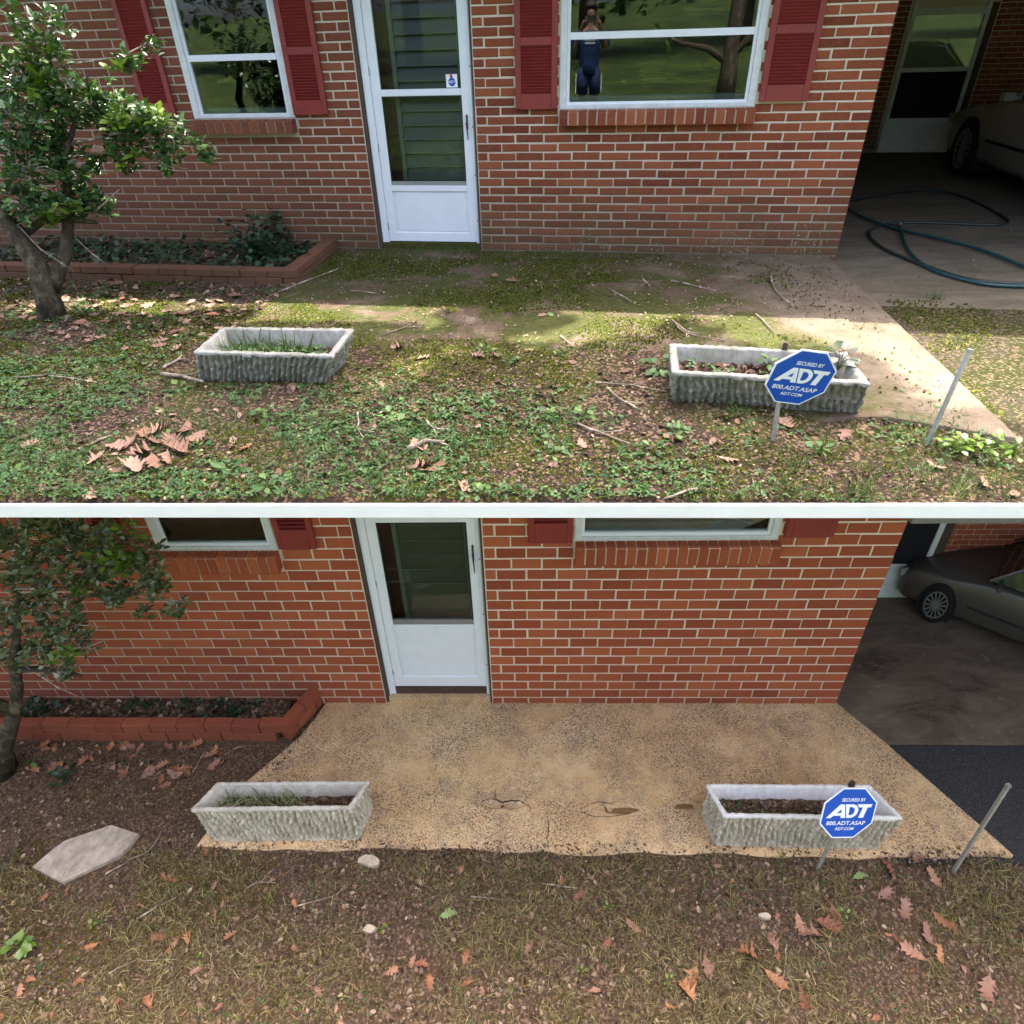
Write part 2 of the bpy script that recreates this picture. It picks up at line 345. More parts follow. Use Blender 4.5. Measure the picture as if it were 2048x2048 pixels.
M_CARL = m_plain('shade_dark_taupe_paint', (.085, .075, .066), .3, .5, .3, .03, 3)  # taupe darkened to stand for the shade inside the carport
M_TYRE = m_plain('tyre_rubber', (.012, .012, .012), .8, .2)
M_RIM = m_plain('alloy_rim', (.42, .42, .43), .35, .5, .8, .05, 8)
M_CARGL = m_plain('car_glass', (.02, .025, .03), .05, .7)
M_HEADL = m_plain('headlight_lens', (.25, .26, .27), .1, .7)
M_ASPH = m_asphalt()
M_CFU = m_floor('stained_carport_concrete', (.075, .064, .042), (.18, .15, .10), (.045, .04, .026))
M_CFL = m_floor('shade_dark_stained_carport_concrete', (.045, .03, .018), (.17, .128, .088), (.19, .15, .115))  # stained floor, its base tone darkened to imitate carport shade
M_DRIVE = m_soil('mossy_driveway', (.035, .028, .019), (.11, .086, .062), (.05, .062, .010), .40, (.17, .125, .08))
M_STONE = m_plain('grey_stone_slab', (.36, .305, .24), .95, .15, 0, .35, 16, .7)
M_MUD = m_plain('muddy_water', (.20, .12, .055), .08, .6, 0, .15, 6)
M_CRACK = m_plain('crack_dark', (.05, .035, .025), .95, .1)
def m_lawn():
    N = NT('lawn_grass'); P = N.pos(); n = N.math('ADD', N.math('MULTIPLY', N.noise(P, 7, 4, .7), .7), N.math('MULTIPLY', N.noise(P, .45, 4, .6), .3))
    c = N.ramp(n, [(.40, (.005, .010, .002)), (.5, (.028, .05, .010)), (.61, (.11, .145, .03))]); N.bump(n, 1, .2); return N.done(c, .9, .2)
M_LAWN = m_lawn()
M_OAKLEAFC = m_leaf('oak_crown_leaf', [(0, (.035, .075, .018)), (.5, (.06, .12, .028)), (1, (.10, .18, .04))], .5, .3)

# ------------------------------------------------------------------ terrain: upper terrace, lower yard, lawn behind the viewer
EA = np.array([-2.16546, 2.35167]); EB = np.array([2.03011, 2.13381]); ED = (EB-EA)/np.linalg.norm(EB-EA); EN = np.array([-ED[1], ED[0]])
EMID = (EA+EB)/2
def h2w(M, x, y):
    p = M @ Vector((x, y, 0)); return p.x, p.y
def w2h_np(M, X, Y):
    Mi = M.inverted(); a = np.array(Mi)
    return a[0,0]*X+a[0,1]*Y+a[0,3], a[1,0]*X+a[1,1]*Y+a[1,3]
def terr_z(x, y):      # upper yard surface (house coordinates)
    z = -.012 + .03*(fbm(x, y, 2.2, 3)-.5) + .016*(fbm(x, y, 9, 5)-.5)
    return z + .030*np.clip((-y-2.15)/.35, 0, 1)*np.clip((3.3-x)/.4, 0, 1)
S = np.linspace(-7.5, 3.2, 230); Tt = np.concatenate([[.012], np.linspace(.03, 4.8, 120)])
gs, gt = np.meshgrid(S, Tt)
X = EMID[0]+ED[0]*gs+EN[0]*gt; Y = EMID[1]+ED[1]*gs+EN[1]*gt
hx, hy = w2h_np(MU, X, Y)
Z = terr_z(hx, hy); Z = np.where(gt < .05, -.004, Z)
def grid_quads(ny, nx):
    i = np.arange(ny*nx).reshape(ny, nx); return np.stack([i[:-1,:-1], i[:-1,1:], i[1:,1:], i[1:,:-1]], -1).reshape(-1, 4)
Q = grid_quads(*gs.shape)
keep = ((hx < 4.0) & (hy < .1)).ravel(); Q = Q[keep[Q].all(1)]
tag(link('yard_ground', np_mesh('yard_ground', np.stack([X, Y, Z], -1).reshape(-1, 3), quads=Q, smooth=True), M_SOILU), kind='structure')
# terrace slab that carries the upper yard, and a white strip standing for the divider between the two places
b = MB()
MT = Matrix(((ED[0], EN[0], 0, EMID[0]), (ED[1], EN[1], 0, EMID[1]), (0, 0, 1, 0), (0, 0, 0, 1)))
b.box(-9, 9, .05, 1.3, -.062, -.06+.0); b.box(-9, 9, .05, .9, -.062, -.052)
b = MB(); b.box(-9, 9, .016, .9, -.064, -.056); b.box(-9, 9, .9, 12, -.35, -.057)
tag(b.obj('terrace_slab', M_EDGE, None, MT), kind='structure')  # underside made white to bounce light into the lower yard
b = MB(); b.box(-9, 9, .0, .014, -.0645, .002, .003)
tag(b.obj('divider_strip', M_EDGE, None, MT), kind='structure')
# upper carport floor and mossy driveway
b = MB(); b.box(3.9, 9.8, -1.15, 6.8, -.056, -.05); tag(b.obj('carport_floor', M_CFU, None, MU), kind='structure')
xs = np.linspace(3.9, 9.8, 60); ys = np.linspace(-1.15, -4.6, 60); gx, gy = np.meshgrid(xs, ys); gw = np.array(MU)
WX = gw[0,0]*gx+gw[0,1]*gy+gw[0,3]; WY = gw[1,0]*gx+gw[1,1]*gy+gw[1,3]
tt = (WX-EMID[0])*EN[0]+(WY-EMID[1])*EN[1]
gz = -.046 + .008*(fbm(gx, gy, 5, 9)-.5); Q = grid_quads(*gx.shape)[:, ::-1]; kp = (tt > .012).ravel(); Q = Q[kp[Q].all(1)]
tag(link('driveway', np_mesh('driveway', np.stack([gx, gy, gz], -1).reshape(-1, 3), quads=Q, smooth=True), M_DRIVE, None, MU), kind='structure')

def patch(name, left, right, yb, front, nx, nt_, zf, mat, M, thick=.05):
    """slab whose sides follow polylines (x at y) and whose front follows a line y(x)"""
    lx, ly = np.array([p[0] for p in left]), np.array([p[1] for p in left]); rx, ry = np.array([p[0] for p in right]), np.array([p[1] for p in right])
    s = np.linspace(0, 1, nx); t = np.linspace(0, 1, nt_); ss, tt2 = np.meshgrid(s, t)
    fx, fy = np.array([p[0] for p in front]), np.array([p[1] for p in front])
    def sd(px, py, tv):
        d = np.concatenate([[0], np.cumsum(np.hypot(np.diff(px), np.diff(py)))]); d /= d[-1]; return np.interp(tv, d, px), np.interp(tv, d, py)
    LX, LY = sd(lx, ly, t); RX_, RY_ = sd(rx, ry, t)
    Xg = LX[:, None]*(1-ss)+RX_[:, None]*ss
    Y0 = LY[:, None]*(1-ss)+RY_[:, None]*ss
    yf = np.interp(Xg, fx, fy); yl = np.interp(Xg[-1], [Xg[-1,0], Xg[-1,-1]], [LY[-1], RY_[-1]])
    Yg = Y0 + tt2**2*(yf-yl[None]) 
    Zg = zf(Xg, Yg)
    V = np.stack([Xg, Yg, Zg], -1).reshape(-1, 3); Qd = grid_quads(nt_, nx)[:, ::-1]
    idx = np.arange(nt_*nx).reshape(nt_, nx); rim = np.concatenate([idx[0], idx[1:, -1], idx[-1, -2::-1], idx[-2:0:-1, 0]])
    V2 = V[rim].copy(); V2[:, 2] -= thick; n0 = len(V); k = len(rim); j = np.arange(k)
    side = np.stack([rim, rim[(j+1) % k], n0+(j+1) % k, n0+j], -1)
    return link(name, np_mesh(name, np.concatenate([V, V2]), quads=np.concatenate([Qd, side]), smooth=False), mat, None, M)
fr = [(x, -2.62-.35*min(1, max(0, x/3.2)) + .09*math.sin(x*5.1)+.05*math.sin(x*13)) for x in np.linspace(-.6, 3.4, 60)] + [(3.6, -3.02), (3.9, -3.12), (4.2, -3.2)]
tag(patch('patio', [(-.53, .09), (-.48, -.6), (-.38, -1.5), (-.26, -2.5)], [(3.97, .09), (3.97, -.25), (4.06, -1.9), (4.13, -3.15)], 0, fr, 200, 140,
    lambda x, y: .004 + .008*(fbm(x, y, 3, 21)-.5) + .004*(fbm(x, y, 18, 22)-.5), M_CD, MU, .06), kind='structure')

# lower yard
gx, gy = np.meshgrid(np.linspace(-7, 5.0, 240), np.linspace(.12, -5.0, 130))
gz = -.02 + .028*(fbm(gx, gy, 2.6, 31)-.5) + .022*(fbm(gx, gy, 9, 32)-.5) + .03*np.clip((-gy-1.3)/1.2, 0, 1)
gz = np.where((gx > -1.2) & (gy > -1.3), np.minimum(gz, -.03), gz); gz = np.where((gx > 4.0) & (gy > -1.40), -.12, gz); gz = np.where(gx > 4.93, -.12, gz)
Q = grid_quads(*gx.shape)[:, ::-1]
tag(link('yard_soil', np_mesh('yard_soil', np.stack([gx, gy, gz], -1).reshape(-1, 3), quads=Q, smooth=True), M_SOILL, None, ML), kind='structure')
def low_z(x, y):
    z = -.02 + .028*(fbm(x, y, 2.6, 31)-.5) + .022*(fbm(x, y, 9, 32)-.5) + .03*np.clip((-y-1.3)/1.2, 0, 1)
    return z
POT = [(1.02, -.985, .10, .035), (1.17, -.99, .10, .035), (2.03, -1.02, .15, .04), (2.52, -.985, .09, .035), (1.95, -.955, .05, .02)]
def lz(x, y):
    z = .003*(fbm(x, y, 4, 41)-.5) + .0035*(fbm(x, y, 22, 42)-.5)
    for cx, cy, rx, ry in POT:
        r = np.hypot((x-cx)/rx, (y-cy)/ry) + .45*(fbm(x, y, 14, 43)-.5)
        z = z - .016*np.clip((1.0-r)/.16, 0, 1)
    return z
fr = [(x, -1.352+.012*math.sin(x*3.1)+.010*math.sin(x*9.7)+(-.02 if x > 1.45 else 0)) for x in np.linspace(-1.3, 4.9, 80)]
tag(patch('patio_slab', [(-.56, .06), (-.56, 0), (-.70, -.36), (-1.02, -.80), (-1.22, -1.36)], [(4.07, .06), (4.08, 0), (4.33, -.41), (4.60, -.93), (4.84, -1.40)], 0, fr, 420, 150, lz, M_CT, ML, .07), kind='structure')
for cx, cy, rx, ry in [(2.06, -1.03, .12, .026), (2.52, -.99, .075, .02)]:
    n = 18; poly = [(cx+rx*(1+.25*math.sin(3*a+cx)+.15*math.sin(7*a))*math.cos(a), cy+ry*(1+.2*math.sin(2*a+1))*math.sin(a)) for a in [2*math.pi*i/n for i in range(n)]]
    b = MB(); b.prism(poly, -.02, -.0075); tag(b.obj('puddle', M_MUD, None, ML), kind='structure')
for pts in ([(.93,-.97),(.98,-.945),(1.05,-.95),(1.1,-.975),(1.16,-.955),(1.24,-.96),(1.3,-1.0),(1.32,-1.03)], [(1.05,-.95),(1.03,-.9),(1.04,-.86)],
            [(1.72,-1.05),(1.8,-1.085),(1.93,-1.09),(2.02,-1.075),(2.1,-1.055)], [(1.93,-1.06),(1.9,-1.0),(1.88,-.97)], [(1.45,-1.34),(1.44,-1.27),(1.46,-1.2),(1.45,-1.12)], [(1.80,-.975),(1.86,-.965),(1.92,-.97)]):
    b = MB(); _q = []
    for (xa, ya), (xb, yb_) in zip(pts[:-1], pts[1:]): _q += [(xa+(xb-xa)*t_/4+random.gauss(0, .004)*(t_ > 0), ya+(yb_-ya)*t_/4+random.gauss(0, .003)*(t_ > 0)) for t_ in range(4)]
    pts = _q+[pts[-1]]
    for i in range(len(pts)-1):
        (x0, y0), (x1, y1) = pts[i], pts[i+1]; w = random.uniform(.0022, .0045); dx, dy = x1-x0, y1-y0; L = math.hypot(dx, dy); nx_, ny_ = -dy/L*w/2, dx/L*w/2
        b.prism([(x0-nx_, y0-ny_), (x1-nx_, y1-ny_), (x1+nx_, y1+ny_), (x0+nx_, y0+ny_)], -.01, .0045 if i % 2 else .0041)
    tag(b.obj('slab_crack', M_CRACK, None, ML), kind='structure')
b = MB(); b.box(4.0, 8.6, -.41, 1.5, -.034, -.028); tag(b.obj('carport_concrete', M_CFL, None, ML), kind='structure')
b = MB(); b.box(4.0, 8.6, -4.5, -.41, -.052, -.042); tag(b.obj('asphalt_drive', M_ASPH, None, ML), kind='structure')
# lawn rising behind the viewer (seen only in the window reflections) and the far ground
lx = np.concatenate([np.linspace(-60, -12, 20), np.linspace(-10, 10, 41), np.linspace(12, 60, 20)]); ly = np.concatenate([np.linspace(-.4, -4, 25), np.linspace(-4.6, -20, 40), np.linspace(-22, -140, 40)])
gx, gy = np.meshgrid(lx, ly)
def lawn_z(y): return np.interp(-y, [.4, 1.2, 6.0, 10, 18, 40, 70, 140], [LOW_Z-.1, LOW_Z+.1, -.55, -.15, .15, 1.9, 4.6, 7])
kn = np.clip((-.5-gx)/.5, 0, 1)*np.clip((gx+2.9)/.7, 0, 1)*np.clip((7.5+gy)/2.0, 0, 1)
gz = lawn_z(gy) + .12*(fbm(gx, gy, .5, 51)-.5)
gz = gz*(1-kn) + np.interp(-gy, [.4, .9, 2.0, 8], [LOW_Z-.1, LOW_Z+.3, .17, .17])*kn
tag(link('lawn', np_mesh('lawn', np.stack([gx, gy, gz], -1).reshape(-1, 3), quads=grid_quads(*gx.shape)[:, ::-1], smooth=True), M_LAWN), kind='structure')
b = MB(); b.box(-300, 300, -300, 300, LOW_Z-.9, LOW_Z-.3); tag(b.obj('ground', M_LAWN), kind='structure')

# ------------------------------------------------------------------ the brick house (built twice: unwashed above, washed below)
def brick_mesh(w, h, d=.095, key=0):
    rr = random.Random(key); b = MB(); j = lambda: rr.uniform(-.0026, .0026)
    x0, x1, z0, z1, c = -w/2+j(), w/2+j(), -h/2+j(), h/2+j(), .004
    return b.box(x0, x1, 0, d, z0, z1, c)
MOD = .2352
def house_bricks(key, c_h, ztop, nrows, spans, x_left, x_right, sel, house, zmax):
    """running-bond courses cut around openings; the ones that show largest are single parts, the rest one part"""
    joint_x, joint_z = .0145, (.0125 if key == 'U' else .0165)
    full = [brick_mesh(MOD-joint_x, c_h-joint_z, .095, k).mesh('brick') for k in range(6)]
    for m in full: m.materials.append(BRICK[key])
    singles, rest = [], MB()
    k0 = -int((zmax-ztop)/c_h)
    for k in range(k0, nrows):
        z1 = ztop-k*c_h-joint_z/2; z0 = z1-(c_h-joint_z)
        phase = 1.302 if k % 2 else 1.42
        n0 = math.floor((x_left-phase)/MOD)-1; n1 = math.ceil((x_right-phase)/MOD)+1
        for n in range(n0, n1+1):
            xa = phase+n*MOD+joint_x/2; xb = xa+MOD-joint_x
            if xa > x_right-.075: continue
            if xb > x_right-.075: xb = x_right
            segs = [(max(xa, x_left), min(xb, x_right))]
            for ox0, ox1, oz0, oz1 in spans:
                if z1 <= oz0+.004 or z0 >= oz1-.004: continue
                ns = []
                for a, b_ in segs:
                    if b_ <= ox0 or a >= ox1: ns.append((a, b_)); continue
                    if a < ox0-.012: ns.append((a, ox0-(joint_x*.6 if ox0 > -90 else 0)))
                    if b_ > ox1+.012: ns.append((ox1+joint_x*.6, b_))
                segs = ns
            for a, b_ in segs:
                if b_-a < .02: continue
                singles.append((sel((a+b_)/2, (z0+z1)/2), a, b_, z0, z1, k, n))
    singles.sort(key=lambda s: -s[0])
    for i, (sc_, a, b_, z0, z1, k, n) in enumerate(singles):
        dy = random.uniform(-.002, .0015)
        if i < 300 and sc_ > 0:
            isf = abs((b_-a)-(MOD-joint_x)) < 1e-4
            me = full[(k*5+n) % 6] if isf else brick_mesh(b_-a, z1-z0, .095, i).mesh('brick')
            if not isf: me.materials.append(BRICK[key])
            link('brick', me, None, house, T((a+b_)/2, dy, (z0+z1)/2))
        else:
            rest.box(a+random.uniform(-.001, .001), b_, dy, .09, z0+random.uniform(-.001, .001), z1, .004)
    return rest
def make_window(house, x0, x1, z0, zr, z1, zb, key):
    """double-hung window: frame, two panes, meeting rail, inner sill"""
    w = MB(); y0, y1 = .0, .075
    w.box(x0, x0+.05, y0, y1, z0, z1); w.box(x1-.05, x1, y0, y1, z0, z1); w.box(x0+.05, x1-.05, y0+.002, y1, z0, z0+.028); w.box(x0+.05, x1-.05, y0+.002, y1, z1-.05, z1)
    win = w.obj('window', M_WHITE2, house)
    s = MB(); s.box(x0+.051, x1-.051, .018, .06, z0+.028, zb); s.box(x0+.051, x0+.074, .02, .06, zb, z1-.051); s.box(x1-.074, x1-.051, .02, .06, zb, z1-.051)
    s.box(x0+.075, x1-.075, .016, .058, zr, zr+.045)
    s.obj('sash', M_WHITE, win)
    for a, c in ((zb, zr), (zr+.045, z1-.051)):
        p = MB(); p.box(x0+.075, x1-.075, .040, .044, a, c); p.obj('pane', M_GLASS, win)
    i = MB(); i.box(x0+.06, x1-.06, .08, .24, z0, zb+.035*(1 if key == 'U' else 1.5)); i.obj('inner_sill', M_GREYIN, win)
    return win
def make_shutter(house, x0, x1, z0, z1, panels, ns):
    s = MB(); y0, y1 = -.035, -.004; m = .045
    s.box(x0, x0+m, y0, y1, z0, z1, .004); s.box(x1-m, x1, y0, y1, z0, z1, .004)
    edges = [z0]+[z for p in panels for z in p]+[z1]
    for a, c in zip(edges[0::2], edges[1::2]): s.box(x0+m, x1-m, y0+.001, y1, a, c)
    s.box(x0+m, x1-m, -.007, -.004, z0+.02, z1-.02)
    sh = s.obj('shutter', M_RED, house)
    me = None
    for (a, c), n in zip(panels, ns):
        hgt = (c-a)/n
        t = MB(); M = RX(R(-52)); t.obox(M, (x1-x0)/2-m-.001, hgt*.62, .003); me = t.mesh('slat'); me.materials.append(M_RED)
        for i in range(n): link('slat', me, None, sh, T((x0+x1)/2, -.0185, a+hgt*(i+.5)))
    return sh
def sill_bricks(house, x0, x1, z0, z1, key, n):
    m = MB(); m.box(x0+.012, x1-.014, -.074, .05, z0+.004, z1-.012); m.obj('sill_mortar', MORT[key], house)
    w = (x1-x0)/n
    for i in range(n):
        t = MB(); c = w-.0125; hz = (z1-z0)/2
        t.add([Vector(p) for p in [(-c/2,-.012,-hz),(c/2,-.012,-hz),(c/2,-.012,hz*.72),(-c/2,-.012,hz*.72),(-c/2,.012,hz),(c/2,.012,hz),(-c/2,.12,hz),(c/2,.12,hz),(-c/2,.12,-hz),(c/2,.12,-hz)]],
              [(0,1,2,3),(3,2,5,4),(4,5,7,6),(8,9,1,0),(1,9,7,5,2),(8,0,3,4,6),(9,8,6,7)])
        t.obj('sill_brick', BRICK[key], house, T(x0+w*(i+.5), -.072+random.uniform(-.003, .003), (z0+z1)/2))
def make_storm_door(house, key, Zf, ztop):
    """white aluminium storm door in the opening x 0..0.97, with the louvred inner door behind it"""
    y = .05; U_ = key == 'U'
    f = MB(); f.box(0, .03, .01, .13, Zf(.0), ztop); f.box(.955, .972, .01, .13, Zf(.0), ztop); f.obj('door_trim', M_TRIM, house)
    f = MB(); f.box(.03, .092, y-.012, y+.06, Zf(.03), ztop); f.box(.926, .955, y-.012, y+.06, Zf(.03), ztop); f.box(.038, .05, y-.022, y-.012, Zf(.03), ztop); f.box(.935, .944, y-.02, y-.012, Zf(.03), ztop)
    f.obj('door_jamb', M_WHITE, house)
    d = MB(); lx0, lx1 = .094, .924; gx0, gx1 = .172, .855
    zk0, zk1, zl0, zl1, zg0, zr0, zr1, zt = (Zf(v) for v in (.062, .14, .485, .532, .566, 1.204, 1.252, 1.93))
    d.box(lx0, gx0, y, y+.03, zk0, ztop-.03, .003); d.box(gx1, lx1, y, y+.03, zk0, ztop-.03, .003)
    d.box(gx0, gx1, y+.001, y+.03, zk0, zk1, .003); d.box(gx0, gx1, y-.004, y+.03, zl0, zl1, .003); d.box(gx0, gx1, y-.003, y+.03, zr0, zr1, .003); d.box(gx0, gx1, y+.001, y+.03, zt, ztop-.03, .003)
    door = d.obj('storm_door', M_WHITE, house)
    k = MB(); k.box(gx0+.001, gx1-.001, y+.012, y+.022, zk1, zl0); k.box(gx0+.022, gx1-.022, y+.007, y+.012, zk1+.012, zl0-.012, .002); k.obj('kick_panel', M_WHITE, door)
    k = MB(); k.box(gx0+.001, gx1-.001, y+.004, y+.025, zl1, zg0); k.obj('vent_strip', M_GREYM, door)
    k = MB(); k.box(gx0+.001, gx0+.012, y+.006, y+.012, zg0, zr0); k.box(gx1-.012, gx1-.001, y+.006, y+.012, zg0, zr0); k.box(gx0+.012, gx1-.012, y+.006, y+.012, zr0-.01, zr0); k.obj('glazing_bead', M_BLACKM, door)
    for a, c in ((zg0, zr0-.001), (zr1+.001, zt-.001)):
        p = MB(); p.box(gx0+.001, gx1-.001, y+.014, y+.017, a, c); p.obj('pane', M_GLASSD, door)
    h0, h1 = Zf(.884), Zf(1.053)
    h = MB(); h.tube([(.893, y-.005, h0), (.893, y-.02, h0+(h1-h0)*.25), (.891, y-.03, h0+(h1-h0)*.6), (.890, y-.012, h1)], [.003, .005, .006, .004], 8)
    h.tube([(.890, y-.001, h0+(h1-h0)*.7), (.890, y-.035, h0+(h1-h0)*.72)], [.009, .008], 10); h.box(.883, .897, y-.006, y, h0+(h1-h0)*.45, h1, .002)
    h.add([(.878, y-.006, h1), (.902, y-.006, h1), (.890, y-.006, h1+.018), (.890, y, h1+.018)], [(0,1,2), (0,2,3), (1,3,2)])
    h.obj('handle', M_BLACKM, door)
    for hz in (.16, .80, 1.35):
        h = MB(); h.tube([(.094, y-.006, Zf(hz)), (.094, y-.006, Zf(hz)+.06)], .006, 8); h.obj('hinge', M_GREYM, door)
    for hz in (.25, .62, .98, 1.4):
        h = MB(); h.tube([(.9405, y-.024, Zf(hz)), (.9405, y-.019, Zf(hz))], .005, 8); h.obj('screw', M_BLACKM, door)
    # threshold
    t = MB(); t.box(.03, .955, .0 if not U_ else .02, .16, Zf(.0)-.02, zk0-(.006 if U_ else .095)); t.obj('step', M_CD if U_ else M_CT, house)
    if not U_: t = MB(); t.box(.04, .945, .045, .15, zk0-.094, zk0-.012); t.obj('threshold', M_TRIM, house)
    # inner jalousie door
    zj = Zf(.56) if U_ else Zf(.40)
    i = MB(); yi = .17; i.box(.03, .26, yi, yi+.04, Zf(.05), ztop); i.box(.86, .97, yi, yi+.04, Zf(.05), ztop); i.box(.26, .86, yi, yi+.04, Zf(.05), zj); i.box(.26, .86, yi, yi+.04, Zf(1.94), ztop)
    N = m_plain('red_brown_inner_door_'+key, (.06, .012, .012), .5); inn = i.obj('inner_door', N, house)
    j = MB(); j.box(.26, .295, yi-.02, yi+.03, zj, Zf(1.94)); j.box(.815, .86, yi-.02, yi+.03, zj, Zf(1.94)); j.obj('jalousie_frame', M_JAL, inn)
    n = 13 if U_ else 15; dz = (Zf(1.94)-zj)/n
    t = MB(); t.obox(RX(R(-14)), .262, .003, dz*.54); me = t.mesh('louvre_pane'); me.materials.append(M_JGL)
    for q in range(n): link('louvre_pane', me, None, inn, T(.555, yi+.004, zj+dz*(q+.5)))
    for q in range(1, n):
        c = MB(); c.box(.297, .813, yi-.026, yi-.020, zj+dz*q-.003, zj+dz*q+.003); c.obj('louvre_edge', M_JAL, inn)
    return door
def alarm_sticker(door, x0, x1, z0, z1, y):
    s = MB(); s.box(x0, x1, y, y+.002, z0, z1); st = s.obj('alarm_sticker', M_SIGNW, door)
def text_mesh(body, size, extr=.0008, bold=.0):
    cu = bpy.data.curves.new('lettering', 'FONT'); cu.body = body; cu.size = size; cu.align_x = 'CENTER'; cu.align_y = 'CENTER'; cu.extrude = extr; cu.offset = bold*.35; cu.resolution_u = 3
    o = bpy.data.objects.new('tmp', cu); COL.objects.link(o); dg = bpy.context.evaluated_depsgraph_get()
    me = bpy.data.meshes.new_from_object(o.evaluated_get(dg)); bpy.data.objects.remove(o); bpy.data.curves.remove(cu); me.name = 'lettering'; me.materials.clear(); return me

def build_house(key):
    U = key == 'U'; M = MU if U else ML
    house = empty('brick_house', M)
    Zf = (lambda z: z) if U else (lambda z: float(np.interp(z, [0, .062, .14, .485, .532, .566, .884, 1.053, 1.204, 1.252, 1.93, 2.3], [0, .17, .297, .876, .946, 1.0, 1.52, 1.786, 2.012, 2.074, 2.95, 3.2])))
    ztop = 2.08 if U else 3.05; wall_top = 2.36 if U else 3.2
    w1 = (-1.53, -.60, 1.07 if U else 1.80); w2 = (1.665, 3.165, 1.10 if U else 1.87)
    sl1 = (-1.55, -.595, .956, 1.058) if U else (-1.53, -.595, 1.622, 1.785)
    sl2 = (1.668, 3.18, .990, 1.092) if U else (1.668, 3.19, 1.69, 1.858)
    wt = 1.98 if U else 2.95
    xl, xr = (-6.0, 4.031) if U else (-5.0, 4.07)
    m = MB(); y0, y1 = .0065, .28
    for a, c in ((xl, w1[0]), (w1[1], 0), (.972, w2[0]), (w2[1], xr)): m.box(a, c-.001, y0, y1, -.3, wall_top)
    for a, c, z0, z1 in ((w1[0], w1[1], -.3, w1[2]), (w1[0], w1[1], wt, wall_top), (w2[0], w2[1], -.3, w2[2]), (w2[0], w2[1], wt, wall_top), (0, .972, ztop, wall_top), (0, .972, -.3, Zf(.0)-.001)):
        m.box(a+.0005, c-.0015, y0+.0005, y1, z0, z1)
    yb = 6.65 if U else 1.45; xe = 9.7 if U else 8.5
    m.box(xr-.25, xr-.011, y1, yb, -.3, wall_top); m.box(xr-.2, xe, yb+.01, yb+.2, -.3, wall_top); m.box(xe, xe+.2, .3 if U else -.2, yb+.2, -.3, wall_top)  # far carport wall is unseen, added to keep the carport dark
    m.obj('wall', MORT[key], house)
    m = MB(); m.box(xl, xl+.1, y1, 3.2, -.3, wall_top); m.box(xl, xr-.26, 3.2, 3.3, -.3, wall_top); m.box(xl+.1, xr-.26, y1+.001, 3.2, -.3, .0); m.box(xl+.1, xr-.26, y1+.001, 3.2, wall_top-.05, wall_top)
    m.obj('interior', M_DARKIN, house)
    spans = [(w1[0], w1[1], sl1[2], wt), (w2[0], w2[1], sl2[2], wt), (0, .972, -1, ztop)]
    c_h = .0657 if U else .1081; zt = .992 if U else 1.695
    cx, cd = 2.29, 6.4
    sel = (lambda x, z: (1.0/((x-2.3)**2+41+ (z-1.55)**2) if (-.9 < x and z < 1.88) else -1)) if U else (lambda x, z: (1.0/((x-1.3)**2+16+(z-4.93)**2) if (-1.6 < x and z < 2.2) else -1))
    rest = house_bricks(key, c_h, zt, 16, spans, xl, xr, sel, house, wall_top-.02)
    # carport side and back walls, too far and dark to tell the bricks apart one by one
    ch2, md2 = (.0657, .21) if U else (.0657, .17)
    for k in range(int(wall_top/ch2)):
        z = k*ch2+.004
        if U:
            for n in range(int(yb/md2)):
                a = y1+.02+n*md2+(md2/2 if k % 2 else 0)
                if a+md2 < yb: rest.box(xr-.02, xr-.002, a, a+md2-.012, z, z+ch2-.011)
        for n in range(int((xe-xr)/md2)+1):
            a = xr+n*md2+(md2/2 if k % 2 else 0); c = a+md2-.012
            dx0, dx1 = (6.08, 7.28) if U else (4.3, 5.48)
            if c > xe: continue
            if c > dx0 and a < dx1:
                if a < dx0-.02: c = dx0
                elif c > dx1+.02: a = dx1+.01
                else: continue
            rest.box(a, c, yb-.002, yb+.02, z, z+ch2-.011, .003)
    o = rest.obj('brick_courses', BRICK[key], house); tag(o, kind='stuff')
    if U: make_window(house, *w1[:2], w1[2], 1.478, wt, 1.10, key); make_window(house, *w2[:2], w2[2], 1.552, wt, 1.145, key)
    else: make_window(house, *w1[:2], w1[2], 2.5, wt, 1.852, key); make_window(house, *w2[:2], w2[2], 2.6, wt, 1.928, key)
    sill_bricks(house, *sl1, key, 12); sill_bricks(house, *sl2, key, 20)
    if U:
        pn = lambda z: [(z+.105, z+.420), (z+.472, 1.98)]
        for a, c, z in ((-1.985, -1.68, 1.087), (-.592, -.287, 1.087), (1.315, 1.645, 1.104), (3.19, 3.547, 1.132)): make_shutter(house, a, c, z, 2.04, pn(z), (15, 19))
    else:
        for a, c, z in ((-1.96, -1.66, 1.826), (-.575, -.283, 1.826), (1.32, 1.65, 1.87), (3.20, 3.555, 1.91)): make_shutter(house, a, c, z, 2.9, [(z+.185, z+.60), (z+.68, 2.84)], (12, 8))
    door = make_storm_door(house, key, Zf, ztop)
    if U:
        s = MB(); s.box(.732, .826, .058, .0615, 1.258, 1.349, .001); st = s.obj('alarm_sticker', M_SIGNW, door); st['label'] = 'small white alarm sticker with blue badge and red dot'
        b2 = MB(); n = 8; cxs, czs, r = .781, 1.296, .031
        b2.add([(cxs+r*math.cos(R(22.5+45*i)), .0572, czs+r*math.sin(R(22.5+45*i))) for i in range(n)], [tuple(range(n))[::-1]]); b2.obj('sticker_badge', M_BLUE, door)
        b2 = MB(); b2.add([(.777+.013*math.cos(R(30*i)), .0570, 1.336+.013*math.sin(R(30*i))) for i in range(12)], [tuple(range(12))[::-1]]); b2.obj('sticker_dot', M_STICKR, door)
        link('sticker_lettering', text_mesh('ADT', .026, .0003, .0008), M_SIGNW, door, T(cxs, .0566, czs) @ RX(R(90)))
